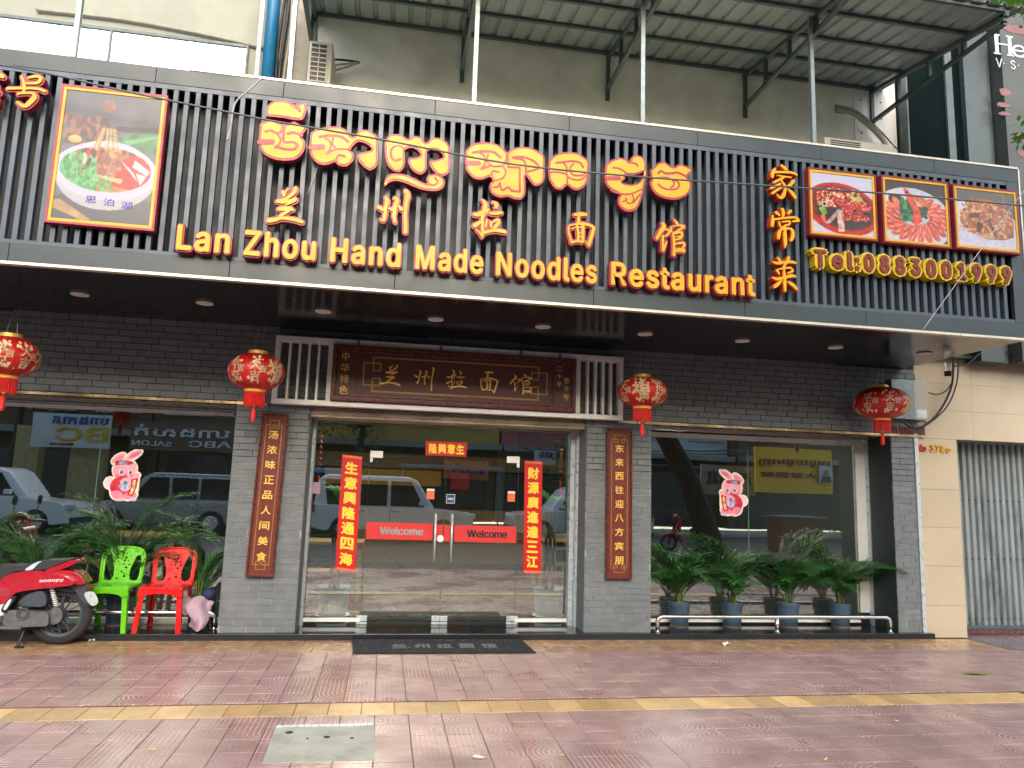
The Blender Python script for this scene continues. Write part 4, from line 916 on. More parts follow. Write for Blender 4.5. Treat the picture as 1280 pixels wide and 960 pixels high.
# ------------------------------------------------------------------ windows and doors
def pane(par, name, x0, x1, z0, z1, y, frame_=None):
    o = box(name, M['glass'], par, x0, x1, y, y+.010, z0, z1); return o
wl = empty('shop_window', (-3.2, .5, .06), 'large left shop window behind the scooter and plastic chairs, with a pink rabbit sticker', 'window', 'shop windows')
GY = .50
pane(wl, 'pane', -4.9, -2.905, .12, 2.245, GY); pane(wl, 'pane', -2.895, PL0-.0, .12, 2.245, GY)
box('glass_edge', M['glass_edge'], wl, -2.904, -2.896, GY-.002, GY+.012, .12, 2.24)
box('top_rail', M['white'], wl, -4.9, -1.62, GY-.03, GY-.002, 2.20, 2.235); box('top_channel', M['alu'], wl, -4.9, PL0, GY-.012, GY+.02, 2.246, 2.262)
box('bottom_rail', M['white'], wl, -4.9, PL0, GY-.02, GY+.03, .061, .115)
wr = empty('shop_window', (4.4, .5, .06), 'large right shop window behind the row of potted palms, with a pink rabbit sticker', 'window', 'shop windows')
pane(wr, 'pane', PR1, 4.285, .12, 2.245, GY); pane(wr, 'pane', 4.295, 5.70, .12, 2.245, GY)
box('glass_edge', M['glass_edge'], wr, 4.286, 4.294, GY-.002, GY+.012, .12, 2.24)
box('top_rail', M['white'], wr, PR1, 5.83, GY-.025, GY+.03, 2.19, 2.245)
box('bottom_rail', M['white'], wr, PR1, 5.70, GY-.02, GY+.03, .085, .115); box('rail_base', M['granite'], wr, PR1, 5.70, GY-.015, GY+.028, .061, .0845)
box('jamb', M['white'], wr, 5.701, 5.83, GY-.02, GY+.03, .20, 2.188); box('jamb_foot', M['black'], wr, 5.701, 5.83, GY-.01, GY+.03, .061, .198)
box('side_channel', M['alu'], wr, 5.86, PE0-.002, .42, GY+.02, .061, 2.262)
ent = empty('glass_entrance', (.68, .45, .06), 'glass double doors with side panes and red Welcome bands at the entrance', 'glass doors')
DY = .45; DX0, DX1 = PL1+.035, 2.075
ZD = 1.835
pane(ent, 'side_pane', DX0, -.163, .13, 2.19, DY); pane(ent, 'side_pane', 1.497, DX1, .13, 2.19, DY)
pane(ent, 'transom_pane', -.157, 1.491, ZD+.004, 2.19, DY)
dl_ = pane(ent, 'door', -.155, .672, .09, ZD, DY); dr_ = pane(ent, 'door', .680, 1.489, .09, ZD, DY)
box('jamb', M['alu'], ent, PL1+.002, DX0-.001, DY-.06, DY+.04, .061, 2.2); box('jamb', M['alu'], ent, DX1+.001, DX1+.05, DY-.06, DY+.04, .061, 2.2)
box('jamb', M['alu'], ent, DX1+.052, PR0-.002, .30, DY+.02, .061, 2.2)
box('bottom_rail', M['white'], ent, DX0, -.163, DY-.02, DY+.03, .09, .128); box('bottom_rail', M['white'], ent, 1.497, DX1, DY-.02, DY+.03, .09, .128)
for a, b in ((-.2, -.09), (.59, .674), (.678, .76), (1.405, 1.53)): 
    for c, d in ((.062, .085), (.095, .15)): box('floor_patch', M['alu'], ent, a, b, DY-.012, DY+.022, c, d, .003)
for a, b, c in ((-.157, -.02, 1), (1.355, 1.50, -1)):
    box('top_patch', M['white'], ent, a, b, DY-.012, DY+.022, ZD-.02, ZD+.055, .003); q = a if c > 0 else b
    box('top_patch', M['white'], ent, min(q, q+c*.03), max(q, q+c*.03), DY-.011, DY+.021, ZD-.07, ZD-.022, .003)
for s_, x_ in ((dl_, .585), (dr_, .765)):
    hb = MB().tube([(x_, DY-.05, .72), (x_, DY-.05, 1.235)], .012, 10)
    for zz in (.82, 1.13): hb.tube([(x_, DY-.05, zz), (x_, DY, zz)], .008, 8)
    hb.build('handle', M['alu'], s_, smooth=True)
mb = MB(); mb.lathe([(.0005, 0), (.035, 0), (.038, .006), (.038, .02), (.0005, .02)], (.645, DY-.022, .965), 20, 'y'); mb.build('lock', M['white'], dl_, fixn=True)
for s_, a, b, mt_, nm in ((dl_, -.150, .560, M['etched'], 1), (dr_, .795, 1.485, M['black'], 0)):
    z_ = .935+(.01 if nm else 0); f = box('welcome_band', M['welcome'], s_, a, b, DY-.003, DY-.0008, z_, z_+.178)
    FONT[0] = SANS; mb = MB(); bold_into(mb, 'Welcome', a+.14, b-.10, z_+.05, z_+.132, DY-.0045, .0014, .012); mb.build('band_lettering', mt_, f); FONT[0] = None
box('welcome_band_end', M['welcome'], dl_, .60, .668, DY-.003, DY-.0008, .94, 1.115); box('welcome_band_end', M['welcome'], dr_, .684, .75, DY-.003, DY-.0008, .937, 1.112)
for s_, a in ((dl_, .475), (dr_, 1.375)):
    f = box('small_notice', M['orange_st'], s_, a, a+.085, DY-.003, DY-.0008, 1.385, 1.50); box('notice_header', M['paper'], f, a, a+.085, DY-.0045, -.0031+DY, 1.475, 1.50)
f = box('payment_sticker', M['sticker_blue'], dr_, .69, .79, DY-.003, DY-.0008, 1.345, 1.45); frame_ring(f, 'sticker_edge', M['paper'], .693, .787, 1.348, 1.447, .004, DY-.0040, DY-.0032, 0)
FONT[0] = SANS; mb = MB(); text_into(mb, 'ABA', .706, .774, 1.385, 1.408, DY-.0045, .0012, .02); mb.build('sticker_lettering', M['paper'], f); FONT[0] = None
f = box('pink_notice', M['cloth'], ent, -.745, -.66, DY-.003, DY-.0008, 1.41, 1.53)
# stained lintel above the doors
li = empty('door_lintel', (.68, .2, 2.2), 'stained beige lintel beam directly above the glass doors', 'lintel')
box('beam', M['dirty_beige'], li, PL1+.002, PR0-.002, .08, .52, 2.203, zl-.004); box('lip', M['dirty_beige'], li, PL1+.003, PR0-.003, .05, .078, 2.23, 2.262)
# red paper strips
def strip(name, pc, lb, chars, horiz=False, grp='red paper strips on the glass doors'):
    Y = DY-.004
    P = [U(*q, Y) for q in pc]
    e = empty(name, (P[3][0], Y, min(P[2][1], P[3][1])), lb, 'paper strip', grp)
    (ax, az), (bx, bz), (cx, cz), (dx, dz) = P       # tl tr br bl
    mb = MB(); vs = [(ax, Y-.002, az), (bx, Y-.002, bz), (cx, Y-.002, cz), (dx, Y-.002, dz)]
    mb.add(vs+[(a, Y+.001, c) for a, _, c in vs], [(0, 3, 2, 1), (4, 5, 6, 7), (0, 1, 5, 4), (1, 2, 6, 5), (2, 3, 7, 6), (3, 0, 4, 7)]); mb.build('paper', M['paper_red'], e)
    def bil(u, v, y): return (ax+(bx-ax)*u+(dx-ax)*v+(ax-bx-dx+cx)*u*v, y, az+(bz-az)*u+(dz-az)*v+(az-bz-dz+cz)*u*v)
    n = len(chars)
    for i, ch in enumerate(chars):
        mb = MB()
        if horiz: r_ = (.07+i*.88/n+.01, .07+(i+1)*.88/n-.01, .15, .85)
        else: r_ = (.17, .83, .045+i*.92/n+.012, .045+(i+1)*.92/n-.012)
        bold_into(mb, ch, 0, 1, 0, 1, 0, .001, .045, xf=lambda x, y, z: bil(r_[0]+(r_[1]-r_[0])*x, r_[3]+(r_[2]-r_[3])*z, Y-.0025+y)); mb.build('character', M['paper_gold'], e)
    if not horiz:
        for v0, v1 in ((0.002, .022), (.978, .998)):
            mb = MB(); vs = [bil(.02, v0, Y-.003), bil(.98, v0, Y-.003), bil(.98, v1, Y-.003), bil(.02, v1, Y-.003)]; mb.add(vs, [(0, 3, 2, 1)]); mb.build('gold_edge', M['orange_st'], e)
strip('red_strip', ((428, 568), (453, 571), (444, 715), (419, 712)), 'long red paper strip with gold characters left of the doors', '生意興隆通四海')
strip('red_strip', ((656, 576), (678, 577), (676, 717), (654, 716)), 'long red paper strip with gold characters right of the doors', '財源廣進達三江')
strip('red_strip', ((532, 551), (584, 553), (583, 571), (532, 569)), 'short horizontal red paper strip with four gold characters above the doors', '隆興意生', True)
# red bead hangings behind the side panes
for k, (px, y0p, y1p, lb) in enumerate(((402, 543, 620, 'string of red beads with a tassel hanging behind the left side pane'), (702, 560, 625, 'string of red beads with a tassel hanging behind the right side pane'))):
    Yh = .62; X_, Zt = U(px, y0p, Yh); Zb = U(px, y1p, Yh)[1]
    e = empty('bead_hanging', (X_, Yh, Zb), lb, 'hanging ornament', 'red bead hangings')
    mb = MB().tube([(X_, Yh, Zt+.25), (X_, Yh, Zb+.2)], .002, 5); mb.build('cord', M['tassel'], e)
    for i in range(6):
        zz = Zt-.03-i*(Zt-Zb-.3)/6; mb = MB().lathe([(.0005, .022), (.016, .012), (.02, 0), (.016, -.012), (.0005, -.022)], (X_, Yh, zz), 10); mb.build('bead', M['lantern_red'], e, smooth=True)
        if i: MB().lathe([(.006, .03), (.009, .026), (.006, .022)], (X_, Yh, zz), 8).build('gold_bead', M['gold'], e)
    MB().lathe([(.004, .22), (.014, .2), (.012, .0), (.004, -.02)], (X_, Yh, Zb), 10).build('tassel', M['tassel'], e)

# ------------------------------------------------------------------ rabbit stickers
def rabbit(flip):
    I = Img(84, 112, (0, 0, 0)); c1 = (244, 176, 196); c2 = (236, 140, 168); W_ = (250, 236, 214)
    def both(f, *a, grow=.025, **k): pass
    shapes = [('e', .30, .17, .15, .065, -28, c1), ('e', .62, .10, .17, .06, -24, c1), ('e', .46, .36, .25, .18, 0, c1), ('e', .17, .60, .11, .09, 0, (250, 214, 222)),
              ('e', .45, .66, .27, .19, 0, (214, 52, 66)), ('e', .35, .80, .14, .075, 15, c2), ('e', .62, .81, .15, .065, -10, c2), ('e', .66, .48, .13, .06, -15, c1), ('e', .50, .62, .13, .12, 0, c1)]
    for g in (1, 0):
        for q in shapes:
            gr = .028 if g else 0; I.ell(q[1], q[2], q[3]+gr*1.15, q[4]+gr, W_ if g else q[6], q[5], .06, 12)
        if g: I.poly([(.6, .44), (.80, .44), (.80, .72), (.72, .86), (.5, .86)], W_)
    I.ell(.30, .175, .10, .04, (236, 150, 172), -28); I.ell(.63, .10, .12, .035, (232, 120, 150), -24)
    I.poly([(.24, .22), (.4, .2), (.62, .22), (.6, .27), (.4, .28), (.24, .29)], (200, 60, 50), .3, 16); I.ell(.4, .25, .09, .035, (150, 150, 190), 0, .3)
    for ex in (.38, .57): I.ell(ex, .40, .042, .045, (250, 246, 250)); I.ell(ex+.004, .405, .03, .037, (96, 60, 110)); I.ell(ex-.006, .39, .01, .012, (250, 250, 250))
    I.ell(.3, .47, .05, .03, (240, 120, 160)); I.ell(.62, .46, .04, .025, (240, 120, 160)); I.ell(.48, .475, .035, .022, (206, 50, 80)); I.ell(.475, .445, .012, .008, (226, 80, 110))
    I.ell(.47, .66, .13, .045, (180, 190, 230), 12, .2); I.ell(.5, .59, .045, .035, (60, 140, 200)); I.ell(.35, .61, .04, .03, (220, 50, 50)); I.ell(.26, .69, .05, .05, (190, 40, 70))
    I.poly([(.62, .52), (.76, .50), (.75, .66), (.68, .82), (.56, .80), (.62, .66)], (196, 40, 34)); I.poly([(.65, .54), (.72, .53), (.72, .65), (.66, .79), (.6, .78), (.65, .66)], (240, 206, 150), .3, 20)
    I.ell(.42, .88, .07, .03, c1); I.ell(.7, .87, .08, .03, (200, 190, 226))
    A, m_ = I.a, I.m
    if flip: A, m_ = A[:, ::-1], m_[:, ::-1]
    return A, m_
for (a, b, c, d), fl, lb in (((128, 560, 183, 634), False, 'pink cartoon rabbit sticker on the left shop window above the green chair'), ((890, 586, 937, 652), True, 'pink cartoon rabbit sticker on the right shop window above the palms')):
    A, m_ = rabbit(fl); Y = GY-.004; p0 = U(a, b, Y); p1 = U(c, d, Y); pb = U(a, d, Y)
    k = .5*(p0[0]+pb[0])
    o = grid_print('rabbit_sticker', A, m_, (k, Y, p0[1]), (p1[0], Y, p0[1]), (k, Y, p1[1]), None, None)
    tag(o, lb, 'sticker', 'rabbit stickers on the shop windows')

# ------------------------------------------------------------------ lanterns
def lantern_at(X_, Y_, zc_, r_, hh, seed, lb, two):
    e = empty('red_lantern', (X_, Y_, zc_-hh-.33), lb, 'lantern', 'red lanterns under the canopy')
    n = 64; prof = []
    for i in range(25):
        a = math.pi*(.09+.82*i/24); prof.append((r_*math.sin(a)**.9, zc_+hh*math.cos(a)*1.02))
    mb = MB(); vs = []
    for rr, z_ in prof:
        for j in range(n):
            a = 2*math.pi*j/n; kk = 1-.012*abs(math.cos(a*8))**6; vs.append((X_+rr*kk*math.cos(a), Y_+rr*kk*math.sin(a), z_))
    mb.add(vs, [(i*n+j, (i+1)*n+j, (i+1)*n+(j+1) % n, i*n+(j+1) % n) for i in range(24) for j in range(n)]); mb.build('silk_body', M['lantern_red'], e, smooth=True)
    rb_ = MB()
    for j in range(8):
        a = 2*math.pi*(j+.5)/8+.2; rb_.tube([(X_+(rr+.002)*math.cos(a), Y_+(rr+.002)*math.sin(a), z_) for rr, z_ in prof[::2]], .0022, 4)
    tag(rb_.build('ribs', M['red_plastic'], e), kind='stuff')
    ztop = zc_+hh*.97; zbot = zc_-hh*.97
    MB().lathe([(.06, .03), (.085, .03), (.088, .0), (.088, -.005)], (X_, Y_, ztop), 24).build('top_cap', M['gold'], e, smooth=False)
    MB().lathe([(.092, .008), (.096, .0), (.092, -.022), (.08, -.022)], (X_, Y_, zbot), 24).build('bottom_ring', M['gold'], e)
    # print on the silk
    pr = MB(); rd = random.Random(seed)
    chars = ['平安', '大吉', '福', '招财', '进宝', '福', '吉祥', '财']
    def onto(a0, h0, s_, ch):
        def xf(x, y, z):
            ang = a0+x*s_/r_; zz = h0+z*s_; q = max(-.98, min(.98, (zz-zc_)/hh/1.02)); rr = r_*(1-q*q)**.45+.004-y*.0
            return (X_+rr*math.sin(ang), Y_-rr*math.cos(ang), zz)
        bold_into(pr, ch, -.5, .5, -.5, .5, 0, .0, .035, xf=xf, keep=True)
    for j in range(8):
        a = 2*math.pi*j/8+.2+seed*.35; w_ = chars[(j+seed) % 8]
        if len(w_) == 2: onto(a, zc_+.035, .10, w_[0]); onto(a, zc_-.065, .10, w_[1]); onto(a+.27, zc_+.0, .07, '吉')
        else: onto(a, zc_-.01, .19, w_)
        for _ in range(16):
            aa = a+rd.uniform(-.32, .32); h0 = zc_+rd.choice([rd.uniform(.06, .12), rd.uniform(-.12, -.08)]); s_ = rd.uniform(.008, .016)
            def xf2(u, v):
                ang = aa+u*s_/r_; zz = h0+v*s_; q = (zz-zc_)/hh/1.02; rr = r_*(1-q*q)**.45+.004; return (X_+rr*math.sin(ang), Y_-rr*math.cos(ang), zz)
            pts = [xf2(math.cos(t_)*(1+.3*math.cos(5*t_)), math.sin(t_)*(1+.3*math.cos(5*t_))) for t_ in [2*math.pi*k/10 for k in range(10)]]; pr.add(pts, [tuple(range(10))])
    tag(pr.build('gold_print', M['lantern_gold'], e), kind='stuff')
    fr_ = MB()
    for j in range(46):
        a = 2*math.pi*j/46; rr = .085+rd.uniform(-.004, .006); x_, y_ = X_+rr*math.cos(a), Y_+rr*math.sin(a); l = .115+rd.uniform(0, .03)
        fr_.tube([(x_, y_, zbot-.018), (x_+rd.uniform(-.004, .004), y_+rd.uniform(-.004, .004), zbot-.018-l)], .0048, 4)
    tag(fr_.build('fringe', M['tassel'], e), kind='stuff')
    MB().lathe([(.0005, .012), (.012, .006), (.012, -.006), (.0005, -.012)], (X_, Y_, zbot-.145), 10).build('bead', M['gold'], e, smooth=True)
    MB().lathe([(.006, 0), (.02, -.01), (.022, -.12), (.016, -.14), (.0005, -.14)], (X_, Y_, zbot-.155), 14).build('tassel', M['tassel'], e)
    MB().tube([(X_, Y_, zbot-.02), (X_, Y_, zbot-.15)], .002, 4).build('cord', M['tassel'], e)
    for s_ in (-1, 1): MB().tube([(X_+s_*.045, Y_, ztop+.02), (X_+s_*.022+.01, Y_, ztop+.2)], .003, 5).build('handle_wire', M['galv'], e)
    MB().tube([(X_-.012, Y_, ztop+.2), (X_+.04, Y_, ztop+.2)], .003, 5).build('handle_wire', M['galv'], e)
    MB().tube([(X_+.012, Y_, ztop+.2), (X_+.015, Y_, ztop+.24), (X_+.012, Y_, ZB+.001)], .0028, 5).build('hanging_wire', M['cable'], e)
lantern_at(-3.205, -.92, 2.498, .238, .172, 0, 'red lantern with gold print cut by the left edge of the photo', 0)
lantern_at(-1.215, -.69, 2.52, .25, .172, 2, 'red lantern with gold print hanging left of the white lattice frame', 1)
lantern_at(2.565, -.60, 2.548, .255, .155, 5, 'red lantern with gold print hanging at the right end of the lattice frame', 1)
lantern_at(5.462, -.36, 2.61, .30, .178, 3, 'largest red lantern with gold print in front of the meter box', 1)

# ------------------------------------------------------------------ door mat, rails
mt_ = empty('door_mat', (.66, -.3, .0), 'dark worn door mat with faded characters in front of the entrance', 'door mat')
mb = MB(); c_ = [(-.215, -.075), (1.47, -.075), (1.50, -.70), (-.185, -.685)]
mb.add([(a, b, .004) for a, b in c_]+[(a, b, .013) for a, b in c_], [(0, 1, 2, 3), (7, 6, 5, 4), (0, 4, 5, 1), (1, 5, 6, 2), (2, 6, 7, 3), (3, 7, 4, 0)]); mb.build('mat_body', M['mat'], mt_, fixn=True)
for i, ch in enumerate('兰州拉面馆'):
    mb = MB(); bold_into(mb, ch, 0, 1, 0, 1, 0, .001, .04, xf=lambda x, y, z: (.16+i*.215+x*.15, -.50+z*.2, .0138-y)); mb.build('mat_character', M['mat_text'], mt_)
def rail(x0, x1, y, posts, lb):
    e = empty('handrail', ((x0+x1)/2, y, .06), lb, 'rail', 'low steel rails on the step'); h = .225; r = .023
    pts = [(x0, y, .062), (x0, y, h-.05), (x0+.012, y, h-.018), (x0+.045, y, h), (x1-.045, y, h), (x1-.012, y, h-.018), (x1, y, h-.05), (x1, y, .062)]
    MB().tube(pts, r, 12).build('rail_tube', M['steel'], e, smooth=True)
    for x in posts: MB().tube([(x, y, .062), (x, y, h-.01)], r*.95, 12).build('post', M['steel'], e, smooth=True)
    for x in [x0, x1]+posts: MB().lathe([(.03, .0), (.03, .008), (.02, .012)], (x, y, .061), 16).build('foot', M['steel'], e)
rail(2.965, 5.725, -.005, [4.345], 'low stainless steel rail on the step in front of the palms')
rail(-4.4, -1.56, .14, [-3.0], 'low stainless steel rail on the step behind the chairs and scooter')

# ------------------------------------------------------------------ potted palms
def frond_mesh(L_, droop, nleaf, seed, wl=.16):
    rd = random.Random(seed); mb = MB(); pts = []
    x = z = 0; a = R(80)
    for i in range(11):
        pts.append((x, 0, z)); x += L_/10*math.cos(a); z += L_/10*math.sin(a); a -= droop/10*(.5+i*.12)
    mb.tube(pts, .004, 4, r1=.0012)
    for i in range(nleaf):
        t_ = .22+.78*i/nleaf; k = t_*10; j = min(int(k), 9); f = k-j
        p = Vector(pts[j]).lerp(Vector(pts[j+1]), f); d = (Vector(pts[j+1])-Vector(pts[j])).normalized()
        ll = wl*math.sin(math.pi*min(1, .12+.83*t_))**.7*rd.uniform(.8, 1.15)*(1.15 if t_ > .4 else 1)
        for s_ in (-1, 1):
            side = Vector((0, s_, 0)); dr = (side*.82+d*.75+Vector((0, 0, rd.uniform(-.05, .3)))).normalized()
            n_ = dr.cross(d).normalized(); wv = dr.cross(n_).normalized()*.0092
            p1 = p+dr*ll*.5+Vector((0, 0, -.006)); p2 = p+dr*ll*.85+Vector((0, 0, -.09*ll)); p3 = p+dr*ll*1.04+Vector((0, 0, -.2*ll))
            mb.add([p-wv*.5, p+wv*.5, p1+wv, p1-wv, p2+wv*.7, p2-wv*.7, p3], [(0, 1, 2, 3), (3, 2, 4, 5), (5, 4, 6)])
    me = mb.mesh('frond'); me.materials.append(M['leaf']); return me
FR = [frond_mesh(.70+.07*i, R((88, 118, 140, 104, 128, 96)[i]), 26, i, .25) for i in range(6)]
def palm(x, y, pot_r, pot_h, nf, size, seed, lb, flat=False):
    rd = random.Random(seed); e = empty('potted_palm', (x, y, .06), lb, 'potted palm', 'potted palms on the step')
    b = .062
    MB().lathe([(.0005, .0), (pot_r*.82, .0), (pot_r*.84, .012), (.0005, .012)], (x, y, b), 20).build('saucer', M['pot_base'], e)
    MB().lathe([(pot_r*.78, .013), (pot_r*.93, pot_h*.75), (pot_r*.95, pot_h*.86), (pot_r, pot_h*.87), (pot_r, pot_h), (pot_r*.9, pot_h), (pot_r*.88, pot_h*.9)], (x, y, b), 24).build('pot', M['pot'], e, smooth=False)
    mb = MB(); mb.lathe([(pot_r*.9, 0), (pot_r*.5, .008), (.0005, .012)], (x, y, b+pot_h*.93), 16)
    for _ in range(18):
        a = rd.uniform(0, 6.3); r_ = pot_r*.75*rd.random(); mb.lathe([(.0005, .012), (.011, .005), (.010, 0)], (x+r_*math.cos(a), y+r_*math.sin(a), b+pot_h*.935), 6)
    tag(mb.build('pebbles', M['soil'], e), kind='stuff')
    for i in range(5):
        a = rd.uniform(0, 6.28); r_ = pot_r*.3*rd.random(); x_, y_ = x+r_*math.cos(a), y+r_*math.sin(a)
        MB().tube([(x_, y_, b+pot_h*.9), (x_+.02*math.cos(a), y_+.02*math.sin(a), b+pot_h+.16*size)], .007, 6, r1=.004).build('stem', M['stem'], e)
    for i in range(nf):
        a = 2*math.pi*i/nf+rd.uniform(-.3, .3); me = FR[rd.randrange(6)]
        o = bpy.data.objects.new('frond', me); col.objects.link(o); o.parent = e; r_ = .03
        s_ = size*rd.uniform(.72, 1.1)
        if flat: a = math.atan2(abs(math.sin(a))*.22-.03, math.cos(a))     # spread sideways between the glass and the chairs
        elif math.sin(a) > .12: a = math.atan2(.12, math.cos(a)); 
        if abs(math.sin(a)) > .5: s_ *= .7
        o.location = (r_*math.cos(a), r_*math.sin(a), pot_h*.95+.05*rd.random()); o.rotation_euler = (rd.uniform(-.2, .2), rd.uniform(-.38, .3), a); o.scale = (s_, s_*(.5 if flat else 1), s_)
pots = [(3.36, .36, 'first palm from the left in the right window, tallest, in a blue grey pot'), (3.99, .35, 'second palm from the left in the right window, spreading over the rail'), (4.68, .34, 'third palm from the left in the right window, just behind the rail post'), (5.33, .33, 'rightmost palm in a blue pot, reaching across the pillar side')]
for i, (x, y, lb) in enumerate(pots): palm(x, y, .125, .27, 21, (1.05, .98, 1.05, .92)[i], 20+i, lb)
for i, (x, y, lb) in enumerate([(-4.15, .33, 'potted palm at the left edge behind the scooter seat'), (-3.3, .34, 'potted palm behind the back of the scooter'), (-2.55, .36, 'large potted palm fanning out behind the green chair'), (-1.78, .36, 'potted palm between the red chair and the left pillar')]):
    palm(x, y+.035, .105, .29, 21, (1.1, 1.05, 1.15, .95)[i], 40+i, lb, True)

# ------------------------------------------------------------------ plastic chairs
def plastic_chair(x, y, rz, mat, lb):
    e = empty('plastic_chair', (x, y, .062), lb, 'chair', 'plastic chairs in front of the left window'); WL[e.name] = Vector((0, 0, 0)); e.rotation_euler = (0, 0, rz)
    # built facing -y, seat .42 high
    o = MB().prism([(-.20, .395), (.20, .395), (.205, .405), (.20, .425), (-.20, .425), (-.205, .405)], -.21, .17).build('seat', mat, e, .012, fixn=True)
    for sx in (-1, 1):
        fx, bx_ = .165*sx, .165*sx
        mb = MB(); A = [(.025, .0), (-.018, .0)]
        for (xa, ya, xb, yb, zt) in ((fx, -.185, fx*1.18, -.225, .41),):
            # front leg: angle section, two flanges
            for dx, dy, ww, dd in ((0, 0, .05, .009), (.022*sx, .02, .009, .05)):
                mb.add([(xa+dx-ww/2, ya+dy-dd/2, zt), (xa+dx+ww/2, ya+dy-dd/2, zt), (xa+dx+ww/2, ya+dy+dd/2, zt), (xa+dx-ww/2, ya+dy+dd/2, zt), (xb+dx-ww*.4, yb+dy-dd/2, 0), (xb+dx+ww*.4, yb+dy-dd/2, 0), (xb+dx+ww*.4, yb+dy+dd/2, 0), (xb+dx-ww*.4, yb+dy+dd/2, 0)],
                       [(0, 1, 2, 3), (7, 6, 5, 4), (0, 4, 5, 1), (1, 5, 6, 2), (2, 6, 7, 3), (3, 7, 4, 0)])
        mb.build('leg', mat, e, .003, fixn=True)
        mb = MB()
        for dx, dy, ww, dd in ((0, 0, .045, .009), (.02*sx, -.02, .009, .045)):
            xa, ya, xb, yb, zt = bx_, .15, bx_*1.15, .215, .41
            mb.add([(xa+dx-ww/2, ya+dy-dd/2, zt), (xa+dx+ww/2, ya+dy-dd/2, zt), (xa+dx+ww/2, ya+dy+dd/2, zt), (xa+dx-ww/2, ya+dy+dd/2, zt), (xb+dx-ww*.4, yb+dy-dd/2, 0), (xb+dx+ww*.4, yb+dy-dd/2, 0), (xb+dx+ww*.4, yb+dy+dd/2, 0), (xb+dx-ww*.4, yb+dy+dd/2, 0)],
                   [(0, 1, 2, 3), (7, 6, 5, 4), (0, 4, 5, 1), (1, 5, 6, 2), (2, 6, 7, 3), (3, 7, 4, 0)])
        mb.build('leg', mat, e, .003, fixn=True)
    # apron arches
    arch = [(-.20, .40), (.20, .40), (.205, .34)]+[(.145*math.cos(t_), .33+.035*math.sin(t_)) for t_ in [math.pi*k/10 for k in range(11)]]+[(-.205, .34)]
    MB().prism(arch, -.215, -.204).build('apron', mat, e, fixn=True)
    # backrest leaning back: frame outline, central splat with round holes
    def lean(v): return (v[0], v[1]-.03+.06*(v[2]-.42)/.43, .415+(v[2]-.415)*.79)
    outer = catmull([(-.19, .415), (-.195, .55), (-.20, .70), (-.185, .79), (-.13, .84), (0, .855), (.13, .84), (.185, .79), (.20, .70), (.195, .55), (.19, .415)], 4)
    outer = [p[:2] for p in outer]
    def hole(sx):
        h = [(.155*sx, .46), (.165*sx, .58), (.165*sx, .70), (.15*sx, .755), (.12*sx, .75), (.105*sx, .70), (.075*sx, .58), (.085*sx, .46)]; return [p[:2] for p in catmull(h, 2, True)]
    rd = random.Random(3); dots = []
    tries = 0
    while len(dots) < 24 and tries < 3000:
        tries += 1; r_ = rd.choice([.006, .008, .011, .014]); zz = rd.uniform(.47, .81); wmax = (.058 if zz < .62 else .07 if zz < .785 else .11)-r_; wmax = max(wmax, .001)
        xx = rd.uniform(-wmax, wmax)
        if all(math.hypot(xx-a, zz-b) > r_+c+.006 for a, b, c in dots): dots.append((xx, zz, r_))
    hs = [hole(-1), hole(1)]+[[(a+c*math.cos(2*math.pi*k/8), b+c*math.sin(2*math.pi*k/8)) for k in range(8)] for a, b, c in dots]
    mb = MB().prism(outer, .165, .178, hs); mb.v = [lean(v) for v in mb.v]; mb.build('backrest', mat, e, fixn=True)
    rim_ = MB().tube([lean((a, .165, b)) for a, b in outer], .011, 6); rim_.build('back_rim', mat, e, smooth=True)
    WL[e.name] = Vector((x, y, .062)); return e
plastic_chair(-2.52, .175, R(-2), M['green_plastic'], 'bright green plastic chair with a holed back, next to the scooter')
plastic_chair(-2.03, .165, R(-2), M['red_plastic'], 'bright red plastic chair with a holed back, right of the green one')

# crumpled cloth with umbrella by the rail end
cl = empty('cloth_bundle', (-1.72, .16, .06), 'crumpled pink cloth draped over dark folded umbrellas beside the left pillar', 'cloth bundle')
mb = MB(); n1, n2 = 14, 12; vs = []
for i in range(n1+1):
    for j in range(n2+1):
        u, v = i/n1, j/n2; x = -1.86+.30*u+.03*math.sin(6*v); z = .09+.30*v*(1-.15*u)+.02*math.sin(9*u+3*v); y = .06+.05*math.sin(7*u+2*v)+.04*math.cos(5*v+u*4)+.02*math.sin(17*u)
        if v > .8: y += (v-.8)*.4
        vs.append((x, y, z))
mb.add(vs, [(i*(n2+1)+j, (i+1)*(n2+1)+j, (i+1)*(n2+1)+j+1, i*(n2+1)+j+1) for i in range(n1) for j in range(n2) if not (i < 3 and j < 4) and not (i > 10 and j < 3+i-10)])
mb.build('pink_cloth', M['cloth'], cl, smooth=True)
for k in range(3): MB().tube([(-1.60+.02*k, .16+.03*k, .065), (-1.66+.03*k, .22, .42)], [.018, .008], 8).build('folded_umbrella', M['navy' if k == 1 else 'black'], cl)
mb = MB(); mb.lathe([(.0005, 0), (.05, .03), (.07, .06), (.05, .10), (.0005, .12)], (-1.64, .19, .33), 12); mb.build('navy_cloth', M['navy'], cl, smooth=True)

